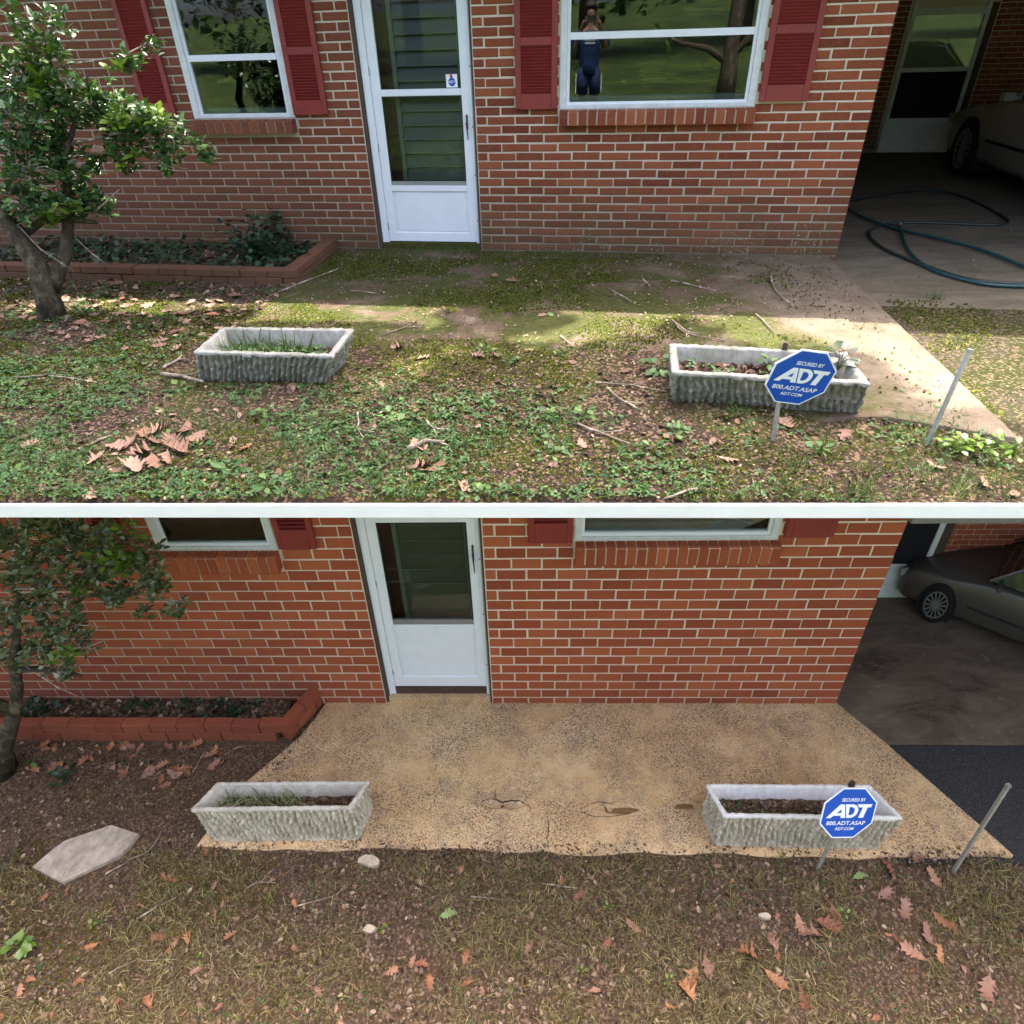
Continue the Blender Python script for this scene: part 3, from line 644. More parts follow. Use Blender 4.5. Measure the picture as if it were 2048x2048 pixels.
    # carport screen door on the back wall
    dx0, dx1 = (6.12, 7.16) if U else (4.42, 5.43); zz = (lambda v: v) if U else (lambda v: v*1.02)
    d = MB(); yd = yb-.03
    d.box(dx0, dx0+.055, yd, yb+.02, -.04, 2.0); d.box(dx1-.055, dx1, yd, yb+.02, -.04, 2.0); d.box(dx0+.055, dx1-.055, yd+.002, yb+.02, -.04, .43); d.box(dx0+.055, dx1-.055, yd+.002, yb+.02, 1.03, 1.085); d.box(dx0+.055, dx1-.055, yd+.002, yb+.02, 1.72, 1.8)
    cd_ = d.obj('carport_door', M_WHITE2, house)
    p = MB(); p.box(dx0+.055, dx1-.055, yd+.012, yd+.016, .43, 1.03); p.obj('screen', M_SCREEN, cd_)
    p = MB(); p.box(dx0+.055, dx1-.055, yd+.012, yd+.016, 1.085, 1.72); p.obj('pane', M_GLASS, cd_)
    p = MB(); p.box(dx0+.055, dx1-.055, yd+.045, yd+.049, 1.085, 1.72); p.obj('door_panel', M_TRIM, cd_)
    t = MB(); t.box(dx1+.002, dx1+.1, yd+.01, yb+.02, -.04, 1.85); t.obj('downspout_trim', M_TRIM, house)
    # roofs
    r = MB()
    if U:
        r.box(xl-.5, 4.02, -.56, 8.0, wall_top, wall_top+.16); r.box(4.0, 10.2, -.66, 8.0, wall_top+.001, wall_top+.19)
        ro = r.obj('roof', M_SOFFIT, house)
        r = MB(); r.add([(xl-.5, -.6, wall_top+.2), (10.2, -.6, wall_top+.2), (10.2, 4, wall_top+1.6), (xl-.5, 4, wall_top+1.6), (xl-.5, 8, wall_top+.2), (10.2, 8, wall_top+.2)], [(0,1,2,3), (3,2,5,4), (0,3,4), (1,5,2), (0,4,5,1)]); r.obj('shingles', M_ROOF, ro)
    else:
        r.box(4.0, 8.8, -.02, 1.8, 2.32, 2.5); r.box(4.0, 8.8, -.14, -.021, 2.11, 2.5); r.obj('roof', M_SOFFIT, house)  # low roof plus a header beam added out of view to darken the carport
    return house
hu = build_house('U'); tag(hu, 'unwashed red brick house with white storm door and red shutters, mossy at its foot', 'house', 'brick houses')
hl = build_house('L'); tag(hl, 'freshly washed red brick house above the clean tan patio', 'house', 'brick houses')

# ------------------------------------------------------------------ trees that shade the yard (crowns above the frame) and stand in the window reflections
LEAFQ_V = [(-.5, 0, 0), (0, -.28, .06), (.5, 0, 0), (0, .28, .06)]; LEAFQ_T = [(0, 1, 2), (0, 2, 3)]
def crown_mesh(name, blobs, n_per, size):
    P = []
    for cx, cy, cz, rx, ry, rz in blobs:
        n = int(n_per*rx*ry*max(rz, .6)); d = RNG.normal(size=(n, 3)); d /= np.linalg.norm(d, axis=1)[:, None]; rr = RNG.random(n)**.45
        p = d*rr[:, None]*np.array([rx, ry, rz]) + np.array([cx, cy, cz])
        k = fbm(p[:, 0]*1.0+p[:, 2]*.7, p[:, 1]+p[:, 2]*.4, 1.1, 61) > .27
        P.append(p[k])
    P = np.concatenate(P); n = len(P)
    return scatter_mesh(name, LEAFQ_V, LEAFQ_T, P, RNG.random(n)*6.28, RNG.normal(0, .6, n), RNG.normal(0, .6, n), RNG.uniform(.7, 1.3, n)*size)
def tree(name, M, trunk, branches, blobs, n_per, size, label, group=None, leafmat=None):
    t = empty(name, M); b = MB(); b.tube(trunk[0], trunk[1], 10); b.obj('trunk', M_OAKB, t, None, True)
    for pts, rad in branches:
        b = MB(); b.tube(pts, rad, 7); b.obj('branch', M_OAKB, t, None, True)
    link('crown', crown_mesh('crown', blobs, n_per, size), leafmat or M_OAKLEAFC, t)
    return tag(t, label, 'tree', group)
# oak behind the left end of the upper house, its limbs reaching over the roof
tree('oak_tree', MU @ T(-6.9, 1.6, 0), ([(0,0,-.2),(.1,0,2),(.3,-.1,4),(.8,-.2,6),(1.6,-.3,8.5)], [.42,.36,.32,.27,.14]),
     [([(.5,-.1,4.8),(2.6,-.6,6.0),(5.2,-1.2,7.0),(7.6,-1.6,7.6)], [.2,.15,.1,.04]), ([(.8,-.2,6),(2.6,-2.0,7.0),(4.6,-3.4,7.6)], [.16,.1,.04]), ([(.3,0,4.2),(-1.5,-1.5,5.6)], [.16,.05])],
     [(1.5,-.8,7.6,2.2,1.9,1.2),(3.6,-1.0,7.4,1.9,1.7,1.0),(5.6,-2.1,7.2,1.9,1.15,.8),(7.6,-2.2,7.2,1.9,1.05,.8),(9.4,-2.4,7.2,1.5,.95,.7),(4.2,-3.2,6.8,1.8,1.2,.8),(7.2,-3.3,6.8,2.0,.9,.7),(9.3,-3.3,6.9,1.1,.8,.6),(6.4,-1.75,7.0,1.6,.7,.5),(3.0,-.4,7.4,1.8,1.2,.8),(5.8,-3.9,6.7,2.0,.7,.5),(8.3,-1.45,7.1,1.1,.55,.45),(9.7,-1.6,7.1,1.25,.6,.45),(7.1,-1.5,7.1,1.0,.5,.4),(10.6,-2.3,7.0,.5,.7,.3),(9.05,-.62,7.1,.5,.3,.25),(7.0,-.75,7.1,.3,.25,.25),(10.3,-.75,7.1,.25,.2,.2),(8.2,-.95,7.1,1.0,.2,.2),(10.2,-1.05,7.1,.5,.25,.2),(10.7,-2.6,7.0,.5,.5,.3),(11.0,-1.6,7.0,.45,.75,.25),(11.6,-2.2,7.0,.5,.5,.2)], 3000, .17,
     'tall oak whose crown shades the upper yard from above the roof')
# trees on the lawn behind the viewer, mirrored in the panes
tree('yard_tree', MU @ T(4.9, -18.6, .1), ([(0,0,-.3),(.02,0,.6),(.0,0,1.2),(.05,0,2.2),(.1,.1,4.5)], [.32,.25,.22,.22,.14]),
     [([(0,0,.75),(-.7,.1,1.15),(-1.5,.3,1.3),(-2.0,.4,1.5)], [.12,.09,.06,.03]), ([(0,0,.9),(.5,0,1.4),(.9,-.1,2.3)], [.12,.1,.05])],
     [(0,0,4.6,2.4,2.2,1.5),(-1.9,.4,1.5,.6,.5,.4),(-2.2,.5,2.3,.5,.5,.4)], 60, .2, 'dark forked tree on the lawn mirrored in the wide window')
tree('lawn_tree', MU @ T(-3.5, -30, 1.0), ([(0,0,-.3),(0,0,2),(.2,0,5)], [.4,.33,.2]), [([(0,0,1.6),(1.2,0,2.6)], [.15,.05])], [(0,0,4.5,3.5,3,2.4),(2.5,1,3.6,2,2,1.4)], 30, .3, 'leafy lawn tree mirrored behind the person in the window')
tree('lawn_oak', MU @ T(-8.5, -24, .6), ([(0,0,-.3),(0,0,2),(.2,0,6)], [.4,.33,.2]), [([(0,0,2.0),(-1.2,0,3.2)], [.15,.05])], [(0,0,4.8,4,3.5,2.8),(3,0,4.2,2.4,2,1.6),(-3,0,4,2.4,2,1.6)], 30, .3, 'broad lawn oak mirrored in the small left window')
tree('far_lawn_tree', MU @ T(12, -42, 2.0), ([(0,0,-.3),(0,0,2.5),(.2,0,6)], [.4,.33,.2]), [([(0,0,2.0),(-1.2,0,3.2)], [.15,.05])], [(0,0,5,5,4,3.2),(-4,0,4.2,3,2,2)], 22, .4, 'far tree at the right of the lawn, mirrored dimly')

_ord = ['first', 'second', 'third', 'fourth', 'fifth', 'sixth', 'seventh', 'eighth', 'ninth', 'tenth', 'eleventh', 'twelfth', 'thirteenth']
for _i in range(13):  # tree row added to cut low sky light on the upper house
    _x = -46+7.6*_i; _y = -33-4*math.sin(_i*2.1); _h = 6.6+1.3*math.sin(_i*1.7)
    tree('sky_block_tree', MU @ T(_x, _y, float(lawn_z(np.array(_y)))), ([(0,0,-.5),(0,0,3),(.2,0,_h+2)], [.45,.36,.2]), [([(0,0,2.5),(1.4,0,4.4)], [.18,.06]), ([(0,0,3),(-1.5,.2,5)], [.16,.05])],
         [(0,0,_h,4.6,3,4.8),(2.6,0,_h-2.2,3.2,2,2.8),(-2.6,0,_h-2,3.2,2,2.8)], 13, .7, _ord[_i]+' from the left of the tall trees added to block low sky light', 'trees added to block low sky light')
# ------------------------------------------------------------------ holly shrubs
def leaf_template():
    V = [(0,0,0),(.28,-.2,.05),(.62,-.24,.06),(1,0,-.02),(.62,.24,.06),(.28,.2,.05),(.3,0,0),(.65,0,.01)]
    return V, [(0,1,6),(6,1,2),(6,2,7),(7,2,3),(7,3,4),(6,7,4),(6,4,5),(0,6,5)]
def whorls(tips, size, nl=(6, 10)):
    pos, yaw, tx, ty, sc = [], [], [], [], []
    for (x, y, z, s) in tips:
        n = random.randint(*nl); a0 = random.random()*6.28; lean = random.uniform(-.5, .5)
        for i in range(n):
            a = a0+i*2.4; up = random.uniform(-1.05, .35)
            pos.append((x+random.gauss(0, .008), y+random.gauss(0, .008), z-.006*i)); yaw.append(a); ty.append(up); tx.append(lean*math.sin(a)+random.gauss(0, .3)); sc.append(size*s*random.uniform(.5, 1.25))
    V, Tr = leaf_template()
    return scatter_mesh('foliage', V, Tr, np.array(pos), np.array(yaw), np.array(tx), np.array(ty), np.array(sc), True)
def holly(M, key, blobs, newtips, trunks, twigs, size, label, leafmat):
    t = empty('holly_bush', M)
    for pts, rad in trunks: b = MB(); b.tube(pts, rad, 9); b.obj('trunk', M_BARK, t, None, True)
    tips = []; br = MB()
    for (x, y, z, r, n) in blobs:
        hub = Vector((x-.25*r, y, z-.2*r))
        for i in range(int(n*(1.55 if key == 'U' else 1.25))):
            d = Vector((random.gauss(0, 1), random.gauss(0, 1), random.gauss(0, .8))); d.normalize(); q = Vector((x, y, z))+d*r*1.08*random.random()**.4
            tips.append((q.x, q.y, q.z, random.uniform(.8, 1.15)))
            if i % 3 == 0: br.tube([hub, hub.lerp(q, .5)+Vector((random.gauss(0, .03), random.gauss(0, .03), random.gauss(0, .03))), q], [.005, .0035, .002], 4, False)
    link('foliage', whorls(tips, size), leafmat, t)
    link('new_leaves', whorls([(x+random.gauss(0, r), y+random.gauss(0, r), z+random.gauss(0, r*.7), 1.0) for x, y, z, r, n in newtips for i in range(n)], size*1.15), M_HOLLYN, t)
    br.obj('twigs', M_TWIG, t)['kind'] = 'stuff'
    for pts, rad in twigs: b = MB(); b.tube(pts, rad, 6); b.obj('branch', M_TWIG, t, None, True)
    return tag(t, label, 'bush', 'holly bushes by the house corner')
holly(MU, 'U', [(-1.38,-1.7,1.66,.20,34),(-1.55,-1.7,1.45,.16,26),(-1.42,-1.65,1.28,.19,44),(-1.72,-1.7,1.12,.22,52),(-1.18,-1.6,1.26,.17,40),(-.92,-1.6,1.20,.15,36),(-.72,-1.6,1.12,.11,18),(-.58,-1.55,1.0,.08,9),(-1.5,-1.7,.98,.17,36),(-1.18,-1.6,1.02,.13,26),(-.86,-1.6,.98,.10,13),(-1.55,-1.7,.74,.13,28),(-1.4,-1.65,.72,.1,16),(-1.85,-1.75,.82,.15,26),(-1.9,-1.7,1.5,.25,40),(-1.62,-1.85,.98,.2,30),(-1.78,-1.9,.72,.14,18),(-1.6,-1.85,1.28,.18,24),(-1.25,-1.75,1.4,.1,9),(-.88,-1.6,1.52,.06,7),(-.72,-1.6,1.60,.05,4),(-1.9,-1.8,1.95,.3,30)],
      [(-1.46,-1.78,1.6,.07,11),(-1.38,-1.78,1.42,.06,8),(-.97,-1.72,1.24,.05,9),(-.74,-1.66,1.24,.04,5),(-.86,-1.7,1.5,.03,3),(-1.05,-1.7,1.02,.06,7),(-1.52,-1.85,.70,.05,6),(-1.2,-1.7,1.36,.03,3),(-1.7,-1.9,.66,.04,4)],
      [([(-1.84,-2.0,-.05),(-1.83,-1.97,.16),(-1.84,-1.94,.33),(-1.92,-1.9,.52),(-2.05,-1.86,.75),(-2.1,-1.8,1.1),(-1.9,-1.75,1.6)], [.10,.08,.07,.062,.05,.04,.025]),
       ([(-1.82,-1.96,.14),(-1.73,-1.88,.30),(-1.69,-1.8,.40),(-1.64,-1.75,.56),(-1.60,-1.72,.70),(-1.5,-1.7,1.0),(-1.3,-1.68,1.25)], [.06,.05,.045,.038,.034,.022,.012]),
       ([(-1.95,-1.9,.50),(-1.75,-1.8,.62),(-1.55,-1.75,.60),(-1.42,-1.72,.58)], [.03,.026,.022,.012])],
      [([(-1.5,-1.75,.60),(-1.32,-1.72,.70),(-1.18,-1.7,.79)], [.010,.008,.004]), ([(-1.5,-1.7,1.05),(-1.1,-1.65,1.12),(-.8,-1.6,1.08),(-.55,-1.55,1.02)], [.012,.009,.006,.003]), ([(-1.7,-1.7,1.4),(-1.3,-1.65,1.5),(-.95,-1.6,1.53),(-.72,-1.6,1.6)], [.01,.007,.005,.003]),
       ([(-1.65,-1.75,.52),(-1.5,-1.8,.40),(-1.4,-1.82,.33)], [.005,.004,.002]), ([(-1.9,-1.9,.6),(-1.75,-1.95,.45),(-1.55,-1.95,.30)], [.006,.005,.002]), ([(-1.2,-1.62,1.0),(-.95,-1.6,.92),(-.7,-1.58,.90)], [.006,.004,.002])],
      .062, 'glossy dark green holly bush with leaning trunks at the mossy yard', M_HOLLY)
holly(ML, 'L', [(-1.95,-.6,2.42,.19,34),(-1.62,-.6,2.46,.16,28),(-1.35,-.6,2.36,.15,28),(-1.22,-.6,2.2,.13,26),(-1.62,-.6,2.1,.16,30),(-1.98,-.6,2.1,.18,34),(-1.5,-.6,1.88,.11,18),(-1.22,-.6,1.96,.10,14),(-1.12,-.6,1.78,.07,7),(-2.04,-.6,1.6,.15,32),(-2.25,-.6,1.4,.13,24),(-2.2,-.6,1.8,.15,26),(-1.95,-.6,1.42,.08,9),(-1.38,-.6,1.72,.05,4),(-1.8,-.6,2.75,.3,30),(-1.45,-.6,2.18,.13,18),(-1.8,-.65,1.9,.13,14),(-2.15,-.68,1.22,.1,12),(-2.4,-.6,2.2,.25,26),(-2.45,-.6,1.6,.2,24),(-2.5,-.62,1.3,.14,14),(-1.75,-.6,2.3,.2,26)],
      [(-1.36,-.72,2.36,.045,8),(-1.24,-.7,2.28,.04,6),(-1.2,-.66,2.5,.03,3),(-2.0,-.72,1.46,.04,5),(-1.66,-.68,2.05,.03,3)],
      [([(-3.16,-.72,-.05),(-3.06,-.7,.25),(-2.82,-.64,.6),(-2.67,-.6,.9),(-2.58,-.6,1.15),(-2.4,-.6,1.5),(-2.2,-.6,1.9)], [.12,.09,.052,.042,.040,.028,.016]), ([(-2.75,-.63,.66),(-2.95,-.66,.9),(-3.1,-.66,1.3)], [.05,.04,.03]),
       ([(-2.62,-.6,1.12),(-2.4,-.6,1.14),(-2.2,-.6,1.10),(-2.1,-.6,1.06)], [.028,.024,.02,.012])],
      [([(-2.3,-.6,1.25),(-2.0,-.62,1.36),(-1.74,-.62,1.47)], [.012,.009,.004]), ([(-2.2,-.6,1.95),(-1.7,-.6,1.95),(-1.3,-.6,1.86),(-1.05,-.58,1.8)], [.012,.009,.005,.003]), ([(-2.5,-.6,1.2),(-2.3,-.64,.98),(-2.12,-.66,.86)], [.007,.005,.003]), ([(-2.2,-.6,1.8),(-1.9,-.6,1.6),(-1.7,-.6,1.58)], [.006,.004,.002])],
      .058, 'olive green holly branches reaching over the washed brick wall', M_HOLLYL)

# ------------------------------------------------------------------ brick edging of the flower beds, ivy
def edging(M, key, x_left, y_front, xc, yc_back, xb, lean, h, w, label):
    """two courses of bricks: a front row and a side row running back to the wall"""
    e = empty('flower_bed_edging', M)
    L = .24; n = int((xc-x_left)/L); hh = h/2
    for c in range(2):
        x = xc-(.0 if c else L/2)
        while x > x_left:
            m = MB(); a = L-.006; dz = random.uniform(-.003, .003)
            m.box(-a, 0, -w, 0, 0, hh-.006, .004)
            m.obj('brick', BRICK[key], e, T(x, y_front+w+random.uniform(-.006, .006), c*hh+dz-.02) @ RZ(random.uniform(-.012, .012))); x -= L
    # side row
    p0 = Vector((xc, y_front, 0)); p1 = Vector((xb, yc_back, 0)); d = (p1-p0); Lt = d.length; d.normalize(); ang = math.atan2(d.y, d.x)
    for c in range(2):
        s = .0 if c else -L/2
        while s < Lt-.02:
            a = max(s, 0)+.003; b_ = min(s+L, Lt)-.003
            if b_-a > .03:
                m = MB(); m.box(a, b_, 0, w, 0, hh-.006, .004); m.obj('brick', BRICK[key], e, T(p0.x+.004, p0.y, c*hh-.02+random.uniform(-.002, .002)) @ RZ(ang))
            s += L
    return tag(e, label, 'edging', 'brick bed edgings')
edging(MU, 'U', -3.9, -1.11, -.33, -.02, -.40, 0, .125, .11, 'mossy low brick edging around the ivy bed by the unwashed wall')
edging(ML, 'L', -3.6, -.40, -.78, .0, -.60, 0, .22, .085, 'clean low brick edging around the thinned ivy bed')
IVY_V = [(0,0,0),(.25,-.42,.02),(.55,-.28,.05),(1,0,-.04),(.55,.28,.05),(.25,.42,.02)]; IVY_T = [(0,1,2),(0,2,3),(0,3,4),(0,4,5)]
def ivy(M, P, size, name, label, mat):
    n = len(P); o = link(name, scatter_mesh(name, IVY_V, IVY_T, P, RNG.random(n)*6.28, RNG.normal(0, .35, n), RNG.normal(.1, .4, n), RNG.uniform(.6, 1.2, n)*size), mat, None, M)
    return tag(o, label, 'ivy', None, 'stuff')
n = 1500; px = RNG.uniform(-3.6, -.45, n); py = RNG.uniform(-.98, -.06, n); hgt = .03+.12*fbm(px, py, 2.2, 71); k = fbm(px, py, 3, 72) > .40; P = np.stack([px, py, hgt*RNG.random(n)**.4+.01], -1)[k]
n = 420; q = RNG.normal(size=(n, 3))*np.array([.13, .12, .1])+np.array([-.95, -.45, .15]); q[:, 2] = np.abs(q[:, 2]); cl = RNG.random((160, 3))*np.array([.3, .03, .34])+np.array([-1.1, -.06, .05]); cl = cl[(np.abs(cl[:, 0]+.95) < .17*(1-cl[:, 2]/.42))]
ivy(MU, np.concatenate([P, q, cl]), .062, 'ivy', 'dark ivy filling the upper brick bed with a mound by the wall', M_IVY)
n = 1100; px = RNG.uniform(-3.3, -.85, n); py = RNG.uniform(-.30, -.03, n); k = fbm(px, py, 3.5, 74) > .5; P = np.stack([px, py, .02+.16*RNG.random(n)**.8*fbm(px, py, 3, 75)], -1)[k]
ivy(ML, P, .06, 'ivy_patch', 'sparse dark ivy left in the lower brick bed', M_IVY)

# ------------------------------------------------------------------ concrete planters with bark relief
def planter(M, top, bot, h, key, label, soilh):
    """top and bottom quads (back-left, back-right, front-right, front-left) in house coordinates"""
    t = empty('concrete_planter', M @ T(*[sum(p[i] for p in bot)/4 for i in (0, 1)], 0)); ox, oy = [sum(p[i] for p in bot)/4 for i in (0, 1)]
    tq = np.array([(x-ox, y-oy) for x, y in top]); bq = np.array([(x-ox, y-oy) for x, y in bot])
    per = 4; nv = 36; V = []; F = []
    order = [3, 2, 1, 0]; segs = [300, 110, 300, 110]
    ring_t = []; ring_b = []
    for s in range(4):
        a, c = order[s], order[(s+1) % 4]; u = np.arange(segs[s])/segs[s]
        ring_t.append(tq[a][None]*(1-u[:, None])+tq[c][None]*u[:, None]); ring_b.append(bq[a][None]*(1-u[:, None])+bq[c][None]*u[:, None])
    rt = np.concatenate(ring_t); rb = np.concatenate(ring_b); n = len(rt)
    cen = rt.mean(0); tang = np.roll(rt, -1, 0)-np.roll(rt, 1, 0); nrm = np.stack([tang[:, 1], -tang[:, 0]], -1); nrm /= np.linalg.norm(nrm, axis=1)[:, None]
    arc = np.cumsum(np.linalg.norm(np.diff(np.vstack([rt, rt[:1]]), axis=0), axis=1))
    rows = []
    for j in range(nv+1):
        v = j/nv; p = rb*(1-v)+rt*v; z = h*.93*v
        amp = (.020 if key == 'U' else .030)*(.3+.7*math.sin(math.pi*min(1, max(0, v*.94+.04)))**.4) if 0 < j < nv else 0
        wob = .06*fbm(arc*9, np.full(n, v*3.0), 1, 83)
        wv = np.full(n, v)
        ph = arc*(2*math.pi/(.034 if key == 'U' else .046)) + (7.0 if key == 'U' else 9.0)*fbm(arc*7, wv*(1.6 if key == 'U' else 2.2), 1, 83, 2) + 2.2*fbm(arc*26, wv*6, 1, 85, 2)
        q = (.5+.5*np.sin(ph))**.7*(.55+.9*(fbm(arc*30, wv*(4 if key == 'U' else 7), 1, 81, 2)-.25))
        rel = .55+(q-.5)*.55 + .35*(fbm(arc*60, wv*h*60, 1, 82, 2)-.5)
        p = p + nrm*(amp*(rel-.55)*2.6)[:, None]; rows.append(np.column_stack([p, np.full(n, z)]))
    V = np.concatenate(rows); i = np.arange((nv+1)*n).reshape(nv+1, n); Qd = np.stack([i[:-1], np.roll(i[:-1], -1, 1), np.roll(i[1:], -1, 1), i[1:]], -1).reshape(-1, 4)
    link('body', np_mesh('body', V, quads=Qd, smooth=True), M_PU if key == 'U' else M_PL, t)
    # rim and inner walls
    def inset(q, d): c = q.mean(0); 
    c = tq.mean(0); inn = c+(tq-c)*np.array([1-.075*.8/np.ptp(tq[:, 0]), 1-.075*1.0/np.ptp(tq[:, 1])*(1 if key == 'U' else .62)])
    floor_ = c+(inn-c)*.93
    k1 = (inn-c)/(tq-c); kx, ky = float(np.mean(k1[:, 0])), float(np.mean(k1[:, 1]))
    nz = lambda f, sd, a_: a_*(fbm(arc*f, np.full(n, sd*1.7), 1, 90+sd, 2)-.5)
    ro = c+(rt-c)*1.0+nrm*(.006+nz(35, 1, .012))[:, None]; ri = c+(rt-c)*np.array([kx, ky])+nrm*nz(30, 2, .008)[:, None]; rf = c+(ri-c)*.93
    rows = [np.column_stack([ro, h*.925+nz(50, 3, .02)]), np.column_stack([ro+nrm*.001, h*.985+nz(40, 4, .012)]), np.column_stack([ro*.75+ri*.25, h+nz(45, 5, .010)]), np.column_stack([ro*.2+ri*.8, h+nz(45, 6, .010)]), np.column_stack([ri, h*.975+nz(40, 7, .01)]), np.column_stack([rf, np.full(n, soilh-.03)])]
    i = np.arange(6*n).reshape(6, n); Qd = np.stack([i[:-1], np.roll(i[:-1], -1, 1), np.roll(i[1:], -1, 1), i[1:]], -1).reshape(-1, 4)
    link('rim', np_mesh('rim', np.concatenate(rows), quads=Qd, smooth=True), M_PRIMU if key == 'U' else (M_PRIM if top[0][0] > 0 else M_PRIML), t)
    s = MB(); gx = 26; gy = 10; Vs = []; Fs = []
    for b_ in range(gy+1):
        for a in range(gx+1):
            u, w = a/gx, b_/gy; p = (floor_[0]*(1-u)+floor_[1]*u)*(1-w)+(floor_[3]*(1-u)+floor_[2]*u)*w
            p = c+(p-c)*1.03; Vs.append((p[0], p[1], soilh+random.uniform(-.012, .012)))
    for b_ in range(gy):
        for a in range(gx): k = b_*(gx+1)+a; Fs.append((k+gx+1, k+gx+2, k+1, k))
    s.add(Vs, Fs); s.obj('potting_soil', M_SOILL, t)
    tag(t, label, 'planter', 'bark-textured concrete planters')
    return (ox, oy, floor_, c)
PUL = planter(MU, [(-.06,-2.66),(.735,-2.61),(.765,-3.02),(-.02,-3.04)], [(-.04,-2.70),(.67,-2.66),(.655,-2.965),(-.08,-2.985)], .205, 'U', 'grey green bark-textured planter with grassy weeds nearer the holly', .10)
PUR = planter(MU, [(2.55,-2.67),(3.43,-2.71),(3.445,-3.085),(2.55,-3.05)], [(2.58,-2.70),(3.44,-2.74),(3.47,-2.99),(2.575,-2.98)], .205, 'U', 'bark-textured planter full of brown leaves behind the upper blue sign', .12)
PLL = planter(ML, [(-1.04,-1.08),(.10,-1.06),(.02,-1.27),(-1.15,-1.295)], [(-1.0,-1.07),(.07,-1.05),(.01,-1.285),(-1.07,-1.305)], .42, 'L', 'pale bark-textured planter with dry grass at the left end of the washed patio', .26)
PLR = planter(ML, [(2.63,-1.06),(3.82,-1.06),(3.94,-1.315),(2.70,-1.30)], [(2.64,-1.075),(3.79,-1.075),(3.87,-1.325),(2.70,-1.31)], .40, 'L', 'white-rimmed bark-textured planter of dark mulch behind the lower blue sign', .25)

# ------------------------------------------------------------------ yard signs and metal stakes
def adt_letters(m):
    def poly(pts, z=.0): m.add([(x, y, z) for x, y in pts], [tuple(range(len(pts)))])
    # letter A (slanted left leg, wide right leg), bar below a small counter
    poly([(-.80,-.20),(-.62,-.20),(-.27,.15),(-.36,.33)]); poly([(-.36,.33),(-.27,.15),(-.245,-.20),(-.06,-.20),(-.20,.33)]); poly([(-.53,-.11),(-.252,-.11),(-.258,-.005),(-.425,-.005)])
    # letter D
    poly([(-.155,.33),(-.02,.33),(.02,.22),(-.03,.22),(.02,-.09),(.02,-.20),(-.02,-.20)] if False else [(-.165,.33),(.0,.33),(.045,-.20),(-.02,-.20)])
    def arc(cx, cy, rx, ry, a0, a1, n): return [(cx+rx*math.cos(R(a0+(a1-a0)*i/n)), cy+ry*math.sin(R(a0+(a1-a0)*i/n))) for i in range(n+1)]
    o = arc(.10, .065, .27, .265, 90, -90, 12); i_ = arc(.10, .065, .135, .155, 90, -90, 12)
    o = [(-.0, .33)]+o+[(.04, -.20)]; i_ = [(.015, .22)]+i_+[(.035, -.09)]
    for k in range(len(o)-1): m.add([(*o[k], 0), (*o[k+1], 0), (*i_[k+1], 0), (*i_[k], 0)], [(0, 3, 2, 1)])
    # letter T
    poly([(.28,.33),(.86,.33),(.82,.205),(.38,.205)][::-1]); poly([(.52,.205),(.70,.205),(.62,-.20),(.43,-.20)][::-1])
def yard_sign(Mh, base, centre, Rad, roll, elev, az, stake_w, key, label, stake_foot):
    t = empty('yard_sign', Mh @ T(*base)); rel = Vector(centre)-Vector(base)
    F_ = T(*rel) @ RZ(az) @ RX(R(90)-elev) @ RZ(roll)       # local: x right, y up in the face, z out towards the viewer
    oc = [(math.cos(R(22.5+45*i)), math.sin(R(22.5+45*i))) for i in range(8)]
    m = MB(); m.prism([(x*Rad, y*Rad) for x, y in oc], -.003, .003); m.obj('panel', M_SIGNW, t, F_)
    m = MB(); m.add([(x*Rad*.955, y*Rad*.955, .0036) for x, y in oc], [tuple(range(8))]); m.obj('blue_face', M_BLUE, t, F_)
    m = MB(); adt_letters(m); me = m.mesh('logo_lettering'); me.transform(Matrix.Diagonal((Rad*.92, Rad*.95, 1, 1))); link('logo_lettering', me, M_SIGNW, t, F_ @ T(-.03*Rad, .02*Rad, .0046))
    for txt, y, s, wd in (('SECURED BY', .49, .17, .82), ('800.ADT.ASAP', -.37, .205, 1.36), ('ADT.COM', -.58, .15, .66)):
        me = text_mesh(txt, s*Rad, .0002, .012*s*Rad*3); w = max(v.co.x for v in me.vertices)-min(v.co.x for v in me.vertices); me.transform(Matrix.Diagonal((wd*Rad/w, 1.0, 1, 1)))
        link('lettering', me, M_SIGNW, t, F_ @ T(-.02*Rad if y < 0 else .06*Rad, y*Rad, .0046))
    foot = Vector((*stake_foot, -.03))-Vector(base); top = rel+(F_.to_3x3() @ Vector((.12*Rad, .75*Rad, -.012))); foot = Vector((0, 0, -.03))
    back = F_.to_3x3() @ Vector((0, 0, -1)); mid = rel+(F_.to_3x3() @ Vector((-.2*Rad, -.9*Rad, -.014)))
    ax = (mid-foot).normalized(); sx = F_.to_3x3() @ Vector((1, 0, 0)); sx = (sx-ax*sx.dot(ax)).normalized(); sy = ax.cross(sx)
    L = (mid-foot).length+Rad*.12; c = foot+ax*L/2
    Mx = Matrix(((sx.x, sy.x, ax.x, c.x), (sx.y, sy.y, ax.y, c.y), (sx.z, sy.z, ax.z, c.z), (0, 0, 0, 1)))
    if sy.dot(back) < 0: back = back
    m = MB(); m.obox(T(*(back*.008)) @ Mx, stake_w/2, .0035, L/2); m.obj('stake', M_WOODST, t)
    return tag(t, label, 'sign', 'blue octagonal yard signs')
yard_sign(MU, (3.02,-3.34,0), (3.06,-3.37,.338), .148, R(-9.5), R(-12), R(8), .020, 'U', 'blue octagonal alarm sign on a stake before the leafy planter', (3.02,-3.34))
yard_sign(ML, (3.40,-1.47,0), (3.395,-1.50,.775), .205, R(-10), R(20), R(10), .030, 'L', 'blue octagonal alarm sign before the white-rimmed planter', (3.40,-1.47))
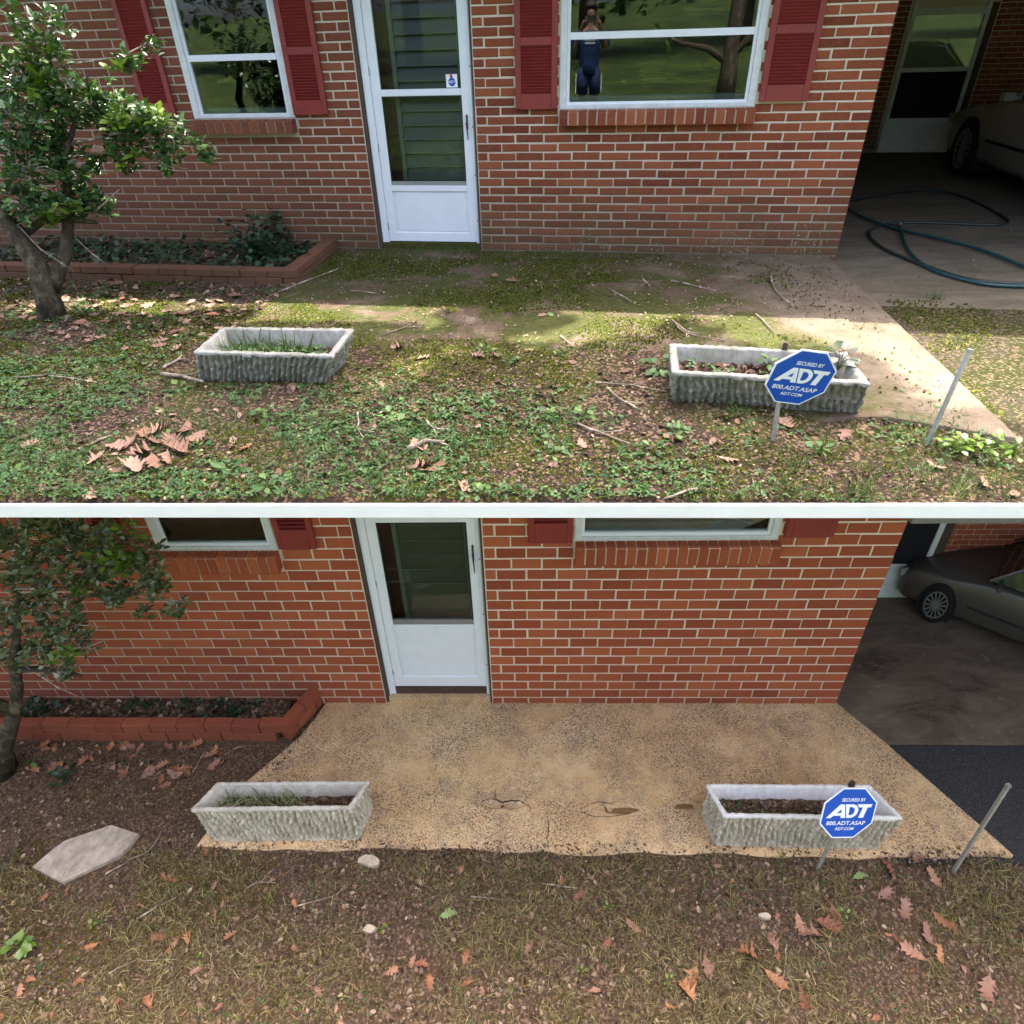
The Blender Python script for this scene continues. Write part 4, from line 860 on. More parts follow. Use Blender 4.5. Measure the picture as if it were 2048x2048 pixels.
def metal_stake(M, base, top, r, mat, label):
    t = empty('metal_stake', M @ T(*base)); d = Vector(top)-Vector(base); b = MB(); ax = d.normalized(); 
    b.tube([ax*-.1, d], r, 4); b.obj('post', mat, t); b = MB(); b.tube([d, d+ax*r*1.4], r*1.25, 4); b.obj('cap', M_GREYM, t); return tag(t, label, 'stake', 'metal stakes by the patio corner')
metal_stake(MU, (3.71,-3.26,-.01), (3.755,-3.22,.42), .011, M_GALV, 'bright square metal stake leaning right of the leafy planter')
metal_stake(ML, (4.35,-1.48,0), (4.29,-1.5,1.08), .014, M_WOODST, 'dull thin stake leaning over the asphalt edge')

# ------------------------------------------------------------------ garden hose
def smooth_path(pts, k=5):
    out = []; P = [Vector(p) for p in pts]
    for i in range(len(P)-1):
        p0, p1, p2, p3 = P[max(i-1, 0)], P[i], P[i+1], P[min(i+2, len(P)-1)]
        for j in range(k):
            t = j/k; out.append(.5*((2*p1)+(p2-p0)*t+(2*p0-5*p1+4*p2-p3)*t*t+(3*p1-p0-3*p2+p3)*t**3))
    return out+[P[-1]]
HA = [(4.3,2.3),(4.65,2.5),(5.06,2.82),(5.37,3.08),(5.71,3.24),(5.97,3.2),(6.08,2.84),(6.09,2.33),(6.07,1.87),(6.03,1.62),(5.92,1.47),(5.73,1.44),(5.44,1.48),(5.17,1.51),(4.91,1.46),(4.73,1.32),(4.60,1.11),(4.53,.81),(4.54,.44),(4.61,.17),(4.69,-.06),(4.78,-.27),(4.88,-.44),(5.04,-.54),(5.3,-.56),(5.6,-.45)]
HB = [(4.94,1.36),(4.86,1.02),(4.75,.52),(4.70,.12),(4.72,-.22),(4.80,-.40),(4.88,-.51),(5.01,-.62),(5.25,-.63),(5.6,-.5)]
HC = [(4.45,2.6),(4.62,2.15),(4.68,1.74),(4.77,1.40),(4.88,1.16),(5.04,.93),(5.18,.72),(5.30,.49),(5.38,.22),(5.45,-.1),(5.6,-.45)]
t = empty('garden_hose', MU @ T(5, 1, -.05))
for nm, pts, m_, dz in (('hose_loop', HA, M_HOSED, .0), ('hose_end', HB, M_HOSE, .004), ('hose_run', HC, M_HOSE, .008)):
    b = MB(); b.tube(smooth_path([(x-5, y-1, .014+dz) for x, y in pts]), .014, 8); b.obj(nm, m_, t, None, True)
b = MB(); b.tube([(-.06,.36,.02),(-.055,.41,.024)], .019, 10); b.obj('coupling', M_GALV, t)
tag(t, 'dark green garden hose looped on the carport floor', 'hose')

# ------------------------------------------------------------------ cars in the carports
def car(M, sx, sy, sz, paint, label):
    """sedan, nose to +y, its left flank at x = 0 (front axle at the origin)"""
    t = empty('parked_car', M @ Matrix.Diagonal((sx, sy, sz, 1)))
    # cross-sections along y: y, half-width low/mid/top, z sill, z belt, z top
    prof = [(.92,.30,.32,.55,.60),(.86,.22,.10,.62,.66),(.70,.20,.02,.70,.74),(.35,.20,.0,.74,.80),(-.2,.20,.0,.80,.88),(-.75,.20,.0,.88,.93),(-1.4,.20,.0,.90,.94),(-2.4,.20,.0,.92,.95),(-3.1,.22,.0,.94,.98),(-3.55,.28,.05,.92,.98),(-3.72,.40,.12,.80,.86)]
    W = 1.78; V = []; F = []
    for (y, z0, ins, zb, zt) in prof:
        half = [(ins+.10, z0), (ins+.02, z0+.08), (ins, (z0+zb)/2), (ins+.02, zb-.03), (ins+.10, zb+.01), (ins+.34, zt)]
        ring = half+[(W-x, z) for x, z in half[::-1]]; V += [(x, y, z) for x, z in ring]
    n = 12
    for i in range(len(prof)-1):
        for j in range(n): F.append((i*n+j, i*n+(j+1) % n, (i+1)*n+(j+1) % n, (i+1)*n+j))
    F += [tuple(range(n))[::-1], tuple((len(prof)-1)*n+j for j in range(n))]
    b = MB(); b.add(V, F); me = b.mesh('body', True); o = link('body', me, paint, t)
    # wheel arches: flat dark caps imitating the shade of the recesses, then wheels
    for y in (0, -2.75):
        b = MB(); pts = [(.385*math.cos(R(a)), .30+.385*math.sin(R(a))) for a in range(-30, 211, 15)]
        b.add([(-.010, y+p, q) for p, q in pts]+[(.28, y+p, q) for p, q in pts], [tuple(range(len(pts)))]+[(i, i+1, len(pts)+i+1, len(pts)+i) for i in range(len(pts)-1)]); b.obj('wheel_arch', M_TYRE, t)
        w = empty('wheel', T(.0, y, .32), t)
        b = MB(); segs = 28
        prof_w = [(-.014,.225),(-.03,.25),(-.03,.30),(-.005,.325),(.17,.325),(.19,.30)]
        Vw = [(x, r*math.cos(2*math.pi*k/segs), r*math.sin(2*math.pi*k/segs)) for x, r in prof_w for k in range(segs)]
        Fw = [(i*segs+k, i*segs+(k+1) % segs, (i+1)*segs+(k+1) % segs, (i+1)*segs+k) for i in range(len(prof_w)-1) for k in range(segs)]
        b.add(Vw, Fw); b.obj('tyre', M_TYRE, w, None, True)
        b = MB()
        for k in range(14):
            a = 2*math.pi*k/14; b.obox(RX(a) @ T(-.018, 0, .125), .006, .013, .10)
        b.tube([(-.03, 0, 0), (.02, 0, 0)], .045, 12)
        ring = [(x, r*math.cos(2*math.pi*k/segs), r*math.sin(2*math.pi*k/segs)) for x, r in ((-.026,.235),(-.026,.212),(.0,.212)) for k in range(segs)]
        b.add(ring, [(i*segs+k, i*segs+(k+1) % segs, (i+1)*segs+(k+1) % segs, (i+1)*segs+k) for i in range(2) for k in range(segs)]); b.obj('rim', M_RIM, w)
    # glasshouse
    b = MB(); g = [(-.78,.93,.13),(-1.5,1.33,.32),(-2.6,1.36,.32),(-3.25,.99,.15)]
    Vg = []
    for y, z, ins in g: Vg += [(ins, y, z), (W-ins, y, z)]
    low = [(.09,-.70,.92),(W-.09,-.70,.92),(.09,-3.3,.95),(W-.09,-3.3,.95)]
    b.add(Vg+low, [(0,1,3,2),(2,3,5,4),(4,5,7,6),(8,0,2,4,6,10),(9,11,7,5,3,1),(8,9,1,0),(10,6,7,11)]); o = b.obj('cabin', M_CARGL, t)
    b = MB(); b.add([(.30,-1.46,1.345),(W-.30,-1.46,1.345),(W-.30,-2.62,1.375),(.30,-2.62,1.375),(.36,-1.7,1.41),(W-.36,-1.7,1.41),(W-.36,-2.4,1.42),(.36,-2.4,1.42)], [(0,1,5,4),(1,2,6,5),(2,3,7,6),(3,0,4,7),(4,5,6,7),(3,2,1,0)]); b.obj('roof', paint, t)
    b = MB(); b.tube([(.10,-.72,.93),(.30,-1.46,1.36)], .028, 6); b.tube([(W-.10,-.72,.93),(W-.30,-1.46,1.36)], .028, 6); b.tube([(.26,-1.75,1.34),(.08,-1.8,.93)], .025, 6); b.obj('pillar', paint, t)
    b = MB(); b.obox(T(-.09,-.93,.955) @ RZ(.2), .06, .04, .04); b.tube([(.08,-.88,.93),(-.08,-.92,.96)], .02, 6); b.obj('mirror', paint, t)
    b = MB(); b.obox(T(.16,.80,.60) @ RZ(-.75), .16, .02, .055); b.obj('headlight', M_HEADL, t)
    b = MB(); b.box(-.012,-.002,-2.2,-.55,.46,.49); b.obj('side_moulding', M_BLACKM, t)
    b = MB(); b.tube([(-.02,-1.62,.78),(-.035,-1.55,.79),(-.02,-1.46,.78)], .012, 6); b.obj('door_handle', paint, t)
    return tag(t, label, 'car', 'cars parked in the carports')
car(MU @ T(6.52, 4.42, -.05), 1.0, 1.0, 1.0, M_CAR, 'silver sedan parked nose-in beyond the looped hose')
car(ML @ T(5.40, 1.06, -.03) @ RZ(R(50)), .5, .43, .74, M_CARL, 'taupe sedan, darkened to imitate shade, in the carport beside the washed wall')

# ------------------------------------------------------------------ ground cover and litter that nobody could count
BL_V = [(-.035,0,0),(.035,0,0),(-.03,.10,.5),(.03,.10,.5),(-.016,.32,.86),(.016,.32,.86),(0,.62,1.0)]; BL_T = [(0,1,3),(0,3,2),(2,3,5),(2,5,4),(4,5,6)]
CH_V = [(-.5,-.22,0),(.1,-.35,.12),(.5,.05,.03),(.0,.34,.16),(-.42,.2,.05)]; CH_T = [(0,1,2),(0,2,3),(0,3,4)]
LF_V = [(-.6,0,.05),(-.25,-.3,.14),(.25,-.34,.02),(.62,-.05,.2),(.3,.3,.1),(-.2,.33,.0),(.02,0,-.05)]; LF_T = [(0,1,6),(1,2,6),(2,3,6),(3,4,6),(4,5,6),(5,0,6)]
CL_V = []; CL_T = []
for _k in range(3):
    _a = _k*2.094; _n = len(CL_V)
    for _x, _y, _z in [(0,0,.55),(.35,-.28,.68),(.78,-.22,.62),(.86,.0,.55),(.78,.22,.62),(.35,.28,.68)]: CL_V.append((_x*math.cos(_a)-_y*math.sin(_a), _x*math.sin(_a)+_y*math.cos(_a), _z))
    CL_T += [(_n,_n+1,_n+2),(_n,_n+2,_n+3),(_n,_n+3,_n+4),(_n,_n+4,_n+5)]
MO_V = [(-.5,-.3,0),(.5,-.3,0),(0,.55,0),(0,0,1.1),(-.7,.2,.6),(.65,.25,.7)]; MO_T = [(0,1,3),(1,2,3),(2,0,3),(0,2,4),(2,1,5)]
def stuff(name, M, V, Tr, xy, zf, size, flat, mat, label, cat, dz=0.0):
    n = len(xy); z = zf(xy[:, 0], xy[:, 1])+dz
    P = np.column_stack([xy, z]); sc = (.006+.034*size[:n]) if len(size) > 2 else RNG.uniform(size[0], size[1], n)
    me = scatter_mesh(name, V, Tr, P, RNG.random(n)*6.283, RNG.normal(0, flat, n), RNG.normal(0, flat, n), sc)
    return tag(link(name, me, mat, None, M), label, cat, None, 'stuff')
def sample(n, x0, x1, y0, y1, dens):
    x = RNG.uniform(x0, x1, n); y = RNG.uniform(y0, y1, n); k = RNG.random(n) < dens(x, y); return np.column_stack([x, y])[k]
def inU(x, y):          # stays on the terrace and off the planters
    X = MU[0][0]*x+MU[0][1]*y+MU[0][3]; Y = MU[1][0]*x+MU[1][1]*y+MU[1][3]
    ok = ((X-EMID[0])*EN[0]+(Y-EMID[1])*EN[1] > .02) & (x < 3.95+.06*(-y))
    ok &= ~((x > -.08) & (x < .70) & (y > -2.99) & (y < -2.62)); ok &= ~((x > 2.55) & (x < 3.46) & (y > -3.0) & (y < -2.68)); ok &= ~((x < -.32) & (y > -1.12))
    return ok
def onT(x, y):
    X = MU[0][0]*x+MU[0][1]*y+MU[0][3]; Y = MU[1][0]*x+MU[1][1]*y+MU[1][3]; return (X-EMID[0])*EN[0]+(Y-EMID[1])*EN[1] > .04
zU = lambda x, y: np.where((x > -.45) & (y > -2.75), np.maximum(.005, terr_z(x, y)), np.maximum(terr_z(x, y), -.01))
patio = lambda x, y: (x > -.45-.1*y*0) & (y > -2.6)
clean = lambda x: np.clip((x-3.0)/.6, 0, 1)
sm = lambda v, a, b: np.clip((v-a)/(b-a), 0, 1)
stuff('moss', MU, MO_V, MO_T, sample(150000, -3.2, 3.9, -4.4, -.05, lambda x, y: inU(x, y)*sm(fbm(x, y, 1.6, 91)+.10*(fbm(x, y, 12, 92)-.5), .44, .53)*np.where(y < -2.9, .6, 1)*(1-.93*clean(x))*np.where(y > -.25, .3, 1)), zU, (.005, .013), .3, M_MOSS, 'bright green moss carpeting the upper patio and yard', 'moss')
stuff('oak_debris', MU, CH_V, CH_T, sample(15000, -3.0, 4.0, -4.4, -.03, lambda x, y: inU(x, y)*(.25+.75*sm(fbm(x, y, 2.4, 93), .4, .6))*(1-.7*clean(x))), zU, (.008, .022), .35, M_CHIP, 'pale oak catkins and chips strewn over the mossy patio', 'debris', .006)
stuff('brown_litter', MU, LF_V, LF_T, sample(9000, -3.4, 4.0, -4.4, -1.1, lambda x, y: inU(x, y)*np.where(x < -.3, np.where(y > -2.5, .95, .4), sm(-y, 2.5, 3.2)*.35)*sm(fbm(x, y, 2.0, 95), .35, .55)), zU, (.018, .05), .35, M_LITTER, 'brown leaf litter beneath the upper holly', 'leaf litter', .008)
green = lambda x, y: inU(x, y)*(sm(-y, 2.65, 3.5)*(1-.45*sm(x, 1.9, 3.0))+.26*(x < -.4))*sm(fbm(x, y, 2.1, 97), .38, .54)
stuff('weed_cover', MU, CL_V, CL_T, sample(44000, -3.0, 4.0, -4.4, -1.3, green), zU, (.009, .027), .4, M_CLOVER, 'low green clover and weeds across the front of the mossy yard', 'ground cover')
stuff('grass', MU, BL_V, BL_T, sample(40000, -3.0, 4.0, -4.4, -2.6, lambda x, y: inU(x, y)*sm(-y, 2.8, 3.7)*sm(fbm(x, y, 2.6, 99), .40, .6)*.8), zU, (.02, .065), .45, M_GRASS, 'thin grass at the front of the mossy yard', 'grass')
AC_V = [(math.cos(k*1.0472)*.5, math.sin(k*1.0472)*.5, .0) for k in range(6)]+[(math.cos(k*1.0472)*.42, math.sin(k*1.0472)*.42, .32) for k in range(6)]+[(0, 0, .45)]
AC_T = [t for k in range(6) for t in ((k, (k+1) % 6, 6+(k+1) % 6), (k, 6+(k+1) % 6, 6+k), (6+k, 6+(k+1) % 6, 12))]
stuff('acorn_caps', MU, AC_V, AC_T, sample(2400, -1.5, 3.95, -4.3, -2.4, lambda x, y: inU(x, y)*sm(x, .3, 2.0)*sm(-y, 2.4, 3.1)), zU, (.011, .019), .8, M_ACORN, 'dark acorn caps scattered in front of the leafy planter', 'acorn caps', .004)
stuff('driveway_moss', MU, MO_V, MO_T, sample(9000, 4.15, 6.5, -3.9, -1.0, lambda x, y: onT(x, y)*sm(fbm(x, y, 2.2, 101), .4, .55)), lambda x, y: np.full(len(x), -.046), (.008, .016), .3, M_MOSS, 'moss on the driveway beside the upper patio', 'moss')
stuff('driveway_debris', MU, CH_V, CH_T, sample(2000, 4.15, 6.5, -3.8, 2.5, lambda x, y: onT(x, y)*(sm(-y, -2.5, 1.5)*.8+.06)), lambda x, y: np.full(len(x), -.043), (.008, .02), .3, M_CHIP, 'pale chips on the mossy driveway', 'debris')
# lower yard
def inL(x, y):
    ok = ~((y > -1.375+.01*np.sin(x*9.7)-.02*(x > 1.45)) & (x > -1.22+(y+1.36)*-.42)); ok &= ~((y > -.42)); ok &= (x < 4.86)
    hexa = (np.abs((x+2.03)*.86+(y+1.42)*1.2) < .24) & (np.abs((x+2.03)*-.35+(y+1.42)*.9) < .22); ok &= ~hexa
    return ok
zL = low_z
stuff('dark_litter', ML, LF_V, LF_T, sample(40000, -3.3, 4.8, -2.75, -.42, lambda x, y: inL(x, y)*(.3+.7*sm(fbm(x, y, 2.2, 111), .36, .55))*np.where(y > -1.35, .55, 1)), zL, RNG.random(60000)**2.6, .4, M_LITTERL, 'dark damp leaf fragments over the lower soil', 'leaf litter', .006)
stuff('soil_crumbs', ML, MO_V, MO_T, sample(22000, -3.3, 4.8, -2.75, -.42, lambda x, y: inL(x, y)*.9), zL, (.004, .011), .8, m_leaf('soil_crumb', [(0, (.045, .029, .018)), (.6, (.115, .075, .046)), (1, (.20, .135, .083))], .95, .0, .2), 'crumbs of dark soil in the lower yard', 'soil')
stuff('pale_chips', ML, CH_V, CH_T, sample(8000, -3.2, 4.8, -2.75, -.45, lambda x, y: inL(x, y)*np.where(y > -1.3, .2, .75)), zL, (.008, .02), .4, M_CHIP, 'pale chips among the lower leaf litter', 'debris', .008)
dry = lambda x, y: inL(x, y)*(y < -1.36)*sm(fbm(x, y, 2.3, 113), .38, .60)
stuff('dry_grass', ML, BL_V, BL_T, sample(60000, -3.0, 4.8, -2.75, -1.34, dry), zL, (.02, .08), .9, M_DRYG, 'sparse yellowing grass across the lower yard', 'grass')
stuff('clover', ML, CL_V, CL_T, sample(4200, -3.0, 4.8, -2.75, -1.36, lambda x, y: inL(x, y)*sm(fbm(x, y, 3.2, 115), .50, .62)), zL, (.007, .016), .35, M_CLOVER, 'small pale clover dotted through the lower yard', 'ground cover')
stuff('yard_moss', ML, MO_V, MO_T, sample(26000, -2.6, 3.0, -2.5, -1.3, lambda x, y: inL(x, y)*sm(fbm(x, y, 1.5, 117), .52, .6)*sm(-x, -1.2, 1.4)), zL, (.006, .012), .3, m_leaf('olive_moss', [(0, (.05, .045, .008)), (.5, (.10, .085, .014)), (1, (.16, .125, .022))], .9, .1, .1), 'olive moss patches in front of the dry grass planter', 'moss')
stuff('acorns', ML, AC_V, AC_T, sample(700, -2.5, 4.6, -2.7, -1.4, lambda x, y: inL(x, y)*.7), zL, (.012, .022), .8, m_leaf('acorn', [(0, (.03, .018, .012)), (.6, (.10, .055, .03)), (1, (.33, .17, .085))], .5, .0, .4), 'acorns scattered over the lower yard', 'acorns', .004)
stuff('patio_grit', ML, CH_V, CH_T, sample(2600, -.9, 4.6, -1.33, -.02, lambda x, y: ~inL(x, y)*.5*(x > -.55+(y)*.35)), lambda x, y: np.full(len(x), .003), (.003, .008), .2, M_LITTERL, 'fine dark grit on the washed patio', 'grit')
stuff('edge_spill', ML, LF_V, LF_T, sample(2400, -1.3, 4.8, -1.42, -1.22, lambda x, y: np.clip((-1.285-y+.09*(fbm(x, y, 3, 131)-.5))/.07, 0, 1)*(.3+.7*sm(fbm(x, y, 4, 133), .38, .6))), lambda x, y: np.full(len(x), .004), (.008, .026), .4, M_LITTERL, 'soil and litter spilling over the front edge of the washed patio', 'leaf litter')
stuff('left_spill', ML, LF_V, LF_T, sample(3000, -1.35, -.5, -1.2, -.05, lambda x, y: np.clip(1-np.abs(x-(-.56+.42*y))/.07, 0, 1)*.6), lambda x, y: np.full(len(x), .004), (.008, .022), .4, M_LITTERL, 'litter along the left edge of the washed patio', 'leaf litter')
# ivy bed mulch, planter contents
def planter_fill(M, info, z, items):
    ox, oy, fl, c = info
    for name, V, Tr, n, size, flat, mat, label, cat, u0, u1 in items:
        u = RNG.uniform(u0, u1, n); w = RNG.uniform(.06, .94, n)
        p = ((fl[0]*(1-u[:, None])+fl[1]*u[:, None])*(1-w[:, None])+(fl[3]*(1-u[:, None])+fl[2]*u[:, None])*w[:, None])+np.array([ox, oy])
        stuff(name, M, V, Tr, p, lambda x, y: np.full(len(x), z), size, flat, mat, label, cat, .005)
planter_fill(MU, PUL, .10, [('planter_weeds', CL_V, CL_T, 260, (.02, .04), .3, M_CLOVER, 'weeds growing in the planter nearer the holly', 'weeds', .02, .9), ('planter_grass', BL_V, BL_T, 150, (.05, .15), .5, M_GRASS, 'grass leaning in the planter nearer the holly', 'grass', .02, .75), ('planter_litter', LF_V, LF_T, 160, (.02, .05), .4, M_LITTER, 'brown leaves at the end of the weedy planter', 'leaf litter', .3, .98)])
planter_fill(MU, PUR, .12, [('planter_leaves', LF_V, LF_T, 520, (.025, .06), .5, M_LITTER, 'dry brown leaves filling the planter behind the upper sign', 'leaf litter', .03, .97), ('planter_sprigs', CL_V, CL_T, 40, (.02, .04), .4, M_CLOVER, 'green sprigs in the leafy planter', 'weeds', .05, .97)])
planter_fill(ML, PLL, .26, [('planter_dry_grass', BL_V, BL_T, 240, (.06, .17), .8, m_leaf('pale_grass', [(0, (.12, .17, .06)), (.5, (.26, .30, .14)), (1, (.42, .42, .25))], .6, .2), 'pale grass spilling in the lower left planter', 'grass', .02, .6), ('planter_brown_leaves', LF_V, LF_T, 260, (.02, .06), .5, M_LITTERL, 'curled brown leaves in the lower left planter', 'leaf litter', .2, .98)])
planter_fill(ML, PLR, .25, [('mulch', LF_V, LF_T, 620, (.015, .045), .5, M_LITTERL, 'dark mulch in the white-rimmed planter', 'mulch', .02, .98), ('mulch_chips', CH_V, CH_T, 300, (.01, .025), .5, M_CHIP, 'pale chips on the mulch of the white-rimmed planter', 'mulch', .02, .98), ('mulch_sprigs', CL_V, CL_T, 24, (.012, .025), .4, M_CLOVER, 'tiny green sprigs in the mulch', 'weeds', .05, .3)])
for M, x0, x1, y0, y1, key, lab in ((MU, -3.6, -.45, -.98, -.04, 'U', 'soil and dead leaves under the upper ivy'), (ML, -3.4, -.86, -.31, -.02, 'L', 'soil and dead leaves under the lower ivy')):
    b = MB(); b.box(x0, x1, y0, y1, -.02, .03 if key == 'U' else .06); o = b.obj('bed_soil', M_SOILL, None, M); tag(o, kind='structure')
    stuff('bed_litter', M, LF_V, LF_T, sample(900, x0, x1, y0, y1, lambda x, y: x < 9), lambda x, y: np.full(len(x), .035 if key == 'U' else .066), (.02, .055), .4, M_LITTERL, lab, 'leaf litter', .003)

MARKS = {'U': [(.3,-2.85,'the weedy planter'),(3.0,-2.85,'the leafy planter'),(3.05,-3.36,'the upper blue sign'),(3.71,-3.26,'the bright metal stake'),(-1.85,-2.0,'the upper holly trunk'),(.5,-.1,'the upper storm door'),(-.33,-1.1,'the mossy edging corner'),(-2.2,-1.1,'the shaded left edging'),(2.4,-.1,'the mossy wall under the wide window'),(3.95,-.2,'the upper house corner'),(-.62,-2.98,'the grey sand patch'),(.15,-3.75,'the leaf pile'),(1.5,-4.05,'the white divider strip at its middle'),(3.3,-3.85,'the white divider strip at its right'),(1.5,-2.5,'the middle of the mossy patio front')],
  'L': [(-.5,-1.2,'the lower left planter'),(3.3,-1.2,'the white-rimmed planter'),(3.4,-1.5,'the lower blue sign'),(4.35,-1.48,'the dull stake'),(-3.0,-.7,'the lower holly trunk'),(-2.03,-1.42,'the stepping stone'),(-.8,-.4,'the clean edging corner'),(-2.2,-.42,'the clean left edging'),(.13,-1.45,'the pale flat rock'),(2.0,-1.4,'the washed patio edge below the puddle'),(1.2,-1.4,'the washed patio edge at its middle'),(-1.8,-2.4,'the bottom left corner'),(-.4,-2.4,'the bottom edge left of centre'),(1.2,-2.4,'the bottom edge at its centre'),(2.7,-2.35,'the bottom edge right of centre'),(4.2,-2.3,'the bottom right corner')]}
def where(key, x, y):
    mx, my, nm = min(MARKS[key], key=lambda m: math.hypot(m[0]-x, m[1]-y)); dx, dy = x-mx, y-my
    side = ('right of' if dx > 0 else 'left of') if abs(dx) > abs(dy) else ('behind' if dy > 0 else 'in front of')
    d = math.hypot(dx, dy); return ('just ' if d < .25 else '' if d < .6 else 'well ')+side+' '+nm
# ------------------------------------------------------------------ fallen oak leaves, twigs, weeds: each one a thing
def oak_leaf_mesh(seed, mat):
    r = random.Random(seed); hw = [(0,.012),(.12,.016),(.19,.07),(.25,.17),(.30,.18),(.34,.10),(.42,.25),(.48,.29),(.53,.13),(.60,.24),(.66,.27),(.71,.13),(.79,.18),(.84,.17),(.88,.08),(.95,.05),(1,.004)]
    curl, bend, tw = r.uniform(-1.2, 2.2), r.uniform(-.9, 1.2), r.uniform(-1.1, 1.1); V = []; F = []
    for i, (x, w) in enumerate(hw):
        for s in (-1, 0, 1):
            ww = w*r.uniform(.62, 1.2); fx = x+(.07 if (s and w > .15) else 0)*r.uniform(.6, 1.4); y = s*ww
            V.append((fx-.5, y, curl*y*y*1.6+bend*(fx-.5)**2*.7+tw*y*(fx-.5)*.7+(r.uniform(-.02, .03) if s else 0)))
    for i in range(len(hw)-1):
        a = i*3; F += [(a, a+1, a+4, a+3), (a+1, a+2, a+5, a+4)]
    me = bpy.data.meshes.new('oak_leaf'); me.from_pydata(V, [], F); me.shade_smooth(); me.materials.append(mat); zmin = min(v[2] for v in V)
    return me, zmin
OLU = [oak_leaf_mesh(k, M_OAKU) for k in range(7)]; OLL = [oak_leaf_mesh(20+k, M_OAKL) for k in range(7)]; OLG = [oak_leaf_mesh(40+k, M_GREENL) for k in range(2)]
def put_leaf(M, ms, x, y, zf, size, label, group, yaw=None, tilt=.25, lift=.006):
    me, zmin = random.choice(ms); z = float(zf(np.array([x]), np.array([y]))[0])
    o = link('oak_leaf', me, None, None, M @ T(x, y, z+lift-zmin*size*.7) @ RZ(random.random()*6.28 if yaw is None else yaw) @ RX(random.gauss(0, tilt)) @ Matrix.Diagonal((size, size, size, 1)))
    return tag(o, label, 'leaf', group)
LU = [(.02,-3.65),(.07,-3.62),(-.06,-3.91),(.23,-3.9),(.21,-3.73),(.2,-3.59),(0,-3.77),(.18,-3.96),(.27,-3.86),(.26,-3.74),(-.05,-3.78),(.14,-3.83),(.11,-3.72),(.31,-3.66),(.3,-3.8)]
for x, y in LU: put_leaf(MU, OLU, x, y, zU, random.uniform(.12, .18), 'oak leaf in the pile at lower left, '+('front ' if y < -3.8 else 'back ' if y < -3.68 else 'farthest ')+('left' if x < .08 else 'right' if x > .2 else 'middle')+' of it', 'leaf pile in the mossy yard', None, .35, .012)
for x, y in [(-.82,-2.6),(-.6,-2.55),(-.5,-3.8),(.12,-4.18),(.59,-3.72),(-.47,-2.59),(-.81,-1.83),(-1.21,-2.45),(.93,-2.41),(1.12,-2.58),(1.45,-2.52),(1.56,-2.51),(1.74,-1.72),(2.15,-3.51),(1.68,-3.93),(1.4,-3.61),(1.45,-3.79),(1.51,-3.8),(1.24,-.82),(1.41,-.95),(3.1,-3.16),(3.82,-3.58),(2.79,-3.56),(3.68,-3.47),(3.37,-3.21)]:
    put_leaf(MU, OLU, x, y, zU, random.uniform(.09, .14), 'brown oak leaf '+where('U', x, y), 'scattered leaves on the mossy ground')
for i in range(70):
    x, y = random.uniform(-2.6, -.45), random.uniform(-2.5, -1.2); put_leaf(MU, OLU, x, y, zU, random.uniform(.08, .13), 'litter leaf below the ivy bed, '+where('U', x, y), 'litter leaves below the ivy bed', None, .35, .01)
LLs = [(4.16,-1.37),(4.19,-1.54),(3.79,-1.64),(3.88,-1.76),(4.1,-1.81),(3.96,-1.91),(3.82,-2.01),(3.98,-2.03),(2.93,-1.96),(2.75,-2.04),(2.46,-2.11),(2.36,-2.17),(2.31,-2.26),(2.87,-2.18),(3.02,-2.28),(3.4,-1.79),(3.33,-1.84),(3.2,-1.91),(3.89,-1.45),(4.18,-2.21),(3.14,-1.84),(1.65,-1.68),(1.31,-2.01),(1.72,-2.25),(.89,-2.07),(.9,-2.23),(.6,-2.12),(.67,-2.21),(.54,-2.1),(.41,-2.16),(2.02,-1.88),(1.82,-1.98),(-1.15,-1.37),(-1.05,-1.38),(-1.36,-1.57),(-1.29,-1.6),(-1.2,-1.98),(-1.01,-1.98),(-.87,-2.17),(-1.62,-2.25),(-1.1,-2.36),(-1.65,-2.03),(-1.08,-2.0),(-1.94,-2.24),(-1.97,-2.3),(-.04,-2.28),(-.72,-1.96)]
for x, y in LLs: put_leaf(ML, OLL, x, y, zL, random.uniform(.14, .21) if x > 2 else random.uniform(.08, .13), 'rust brown oak leaf '+where('L', x, y), 'fallen leaves in the lower yard', None, .35, .01)
for i in range(50):
    x, y = random.uniform(-2.4, 4.5), random.uniform(-2.5, -1.45); put_leaf(ML, OLL, x, y, zL, random.uniform(.05, .08), 'small torn brown leaf '+where('L', x, y), 'torn leaf pieces in the lower yard', None, .4, .008)
for x, y in [(-1.69,-.84),(-1.75,-.79),(-2.9,-.51),(-2.35,-.46),(-2.25,-.46),(-2.66,-.46),(-1.73,-.46),(-2.92,-.43),(-1.6,-.45),(-1.88,-.7),(-2.06,-.51),(-2.35,-.7)]+[(random.uniform(-3, -1.3), random.uniform(-.75, -.45)) for _ in range(34)]:
    put_leaf(ML, OLL, x, y, zL, random.uniform(.09, .15), 'wet brown oak leaf '+where('L', x, y), 'leaves below the clean edging', None, .35, .01)
for x, y, l in [(.74,-1.81,'green oak leaf lying on the soil in front of the washed patio'), (3.67,-1.52,'pale green crumpled leaf beside the lower blue sign')]: put_leaf(ML, OLG, x, y, zL, .13, l, None, .3, .2, .014)
put_leaf(MU, OLG, 1.74+.05, -1.70, zU, .08, 'pale green leaf on the mossy patio', None)
put_leaf(MU, OLU, -1.2, -1.78, lambda x, y: np.array([1.02]), .13, 'tan oak leaf caught in the upper holly', None, .5, .9)
put_leaf(ML, OLL, -1.55, -.72, lambda x, y: np.array([2.12]), .12, 'tan oak leaf caught in the lower holly', None, .5, .9)
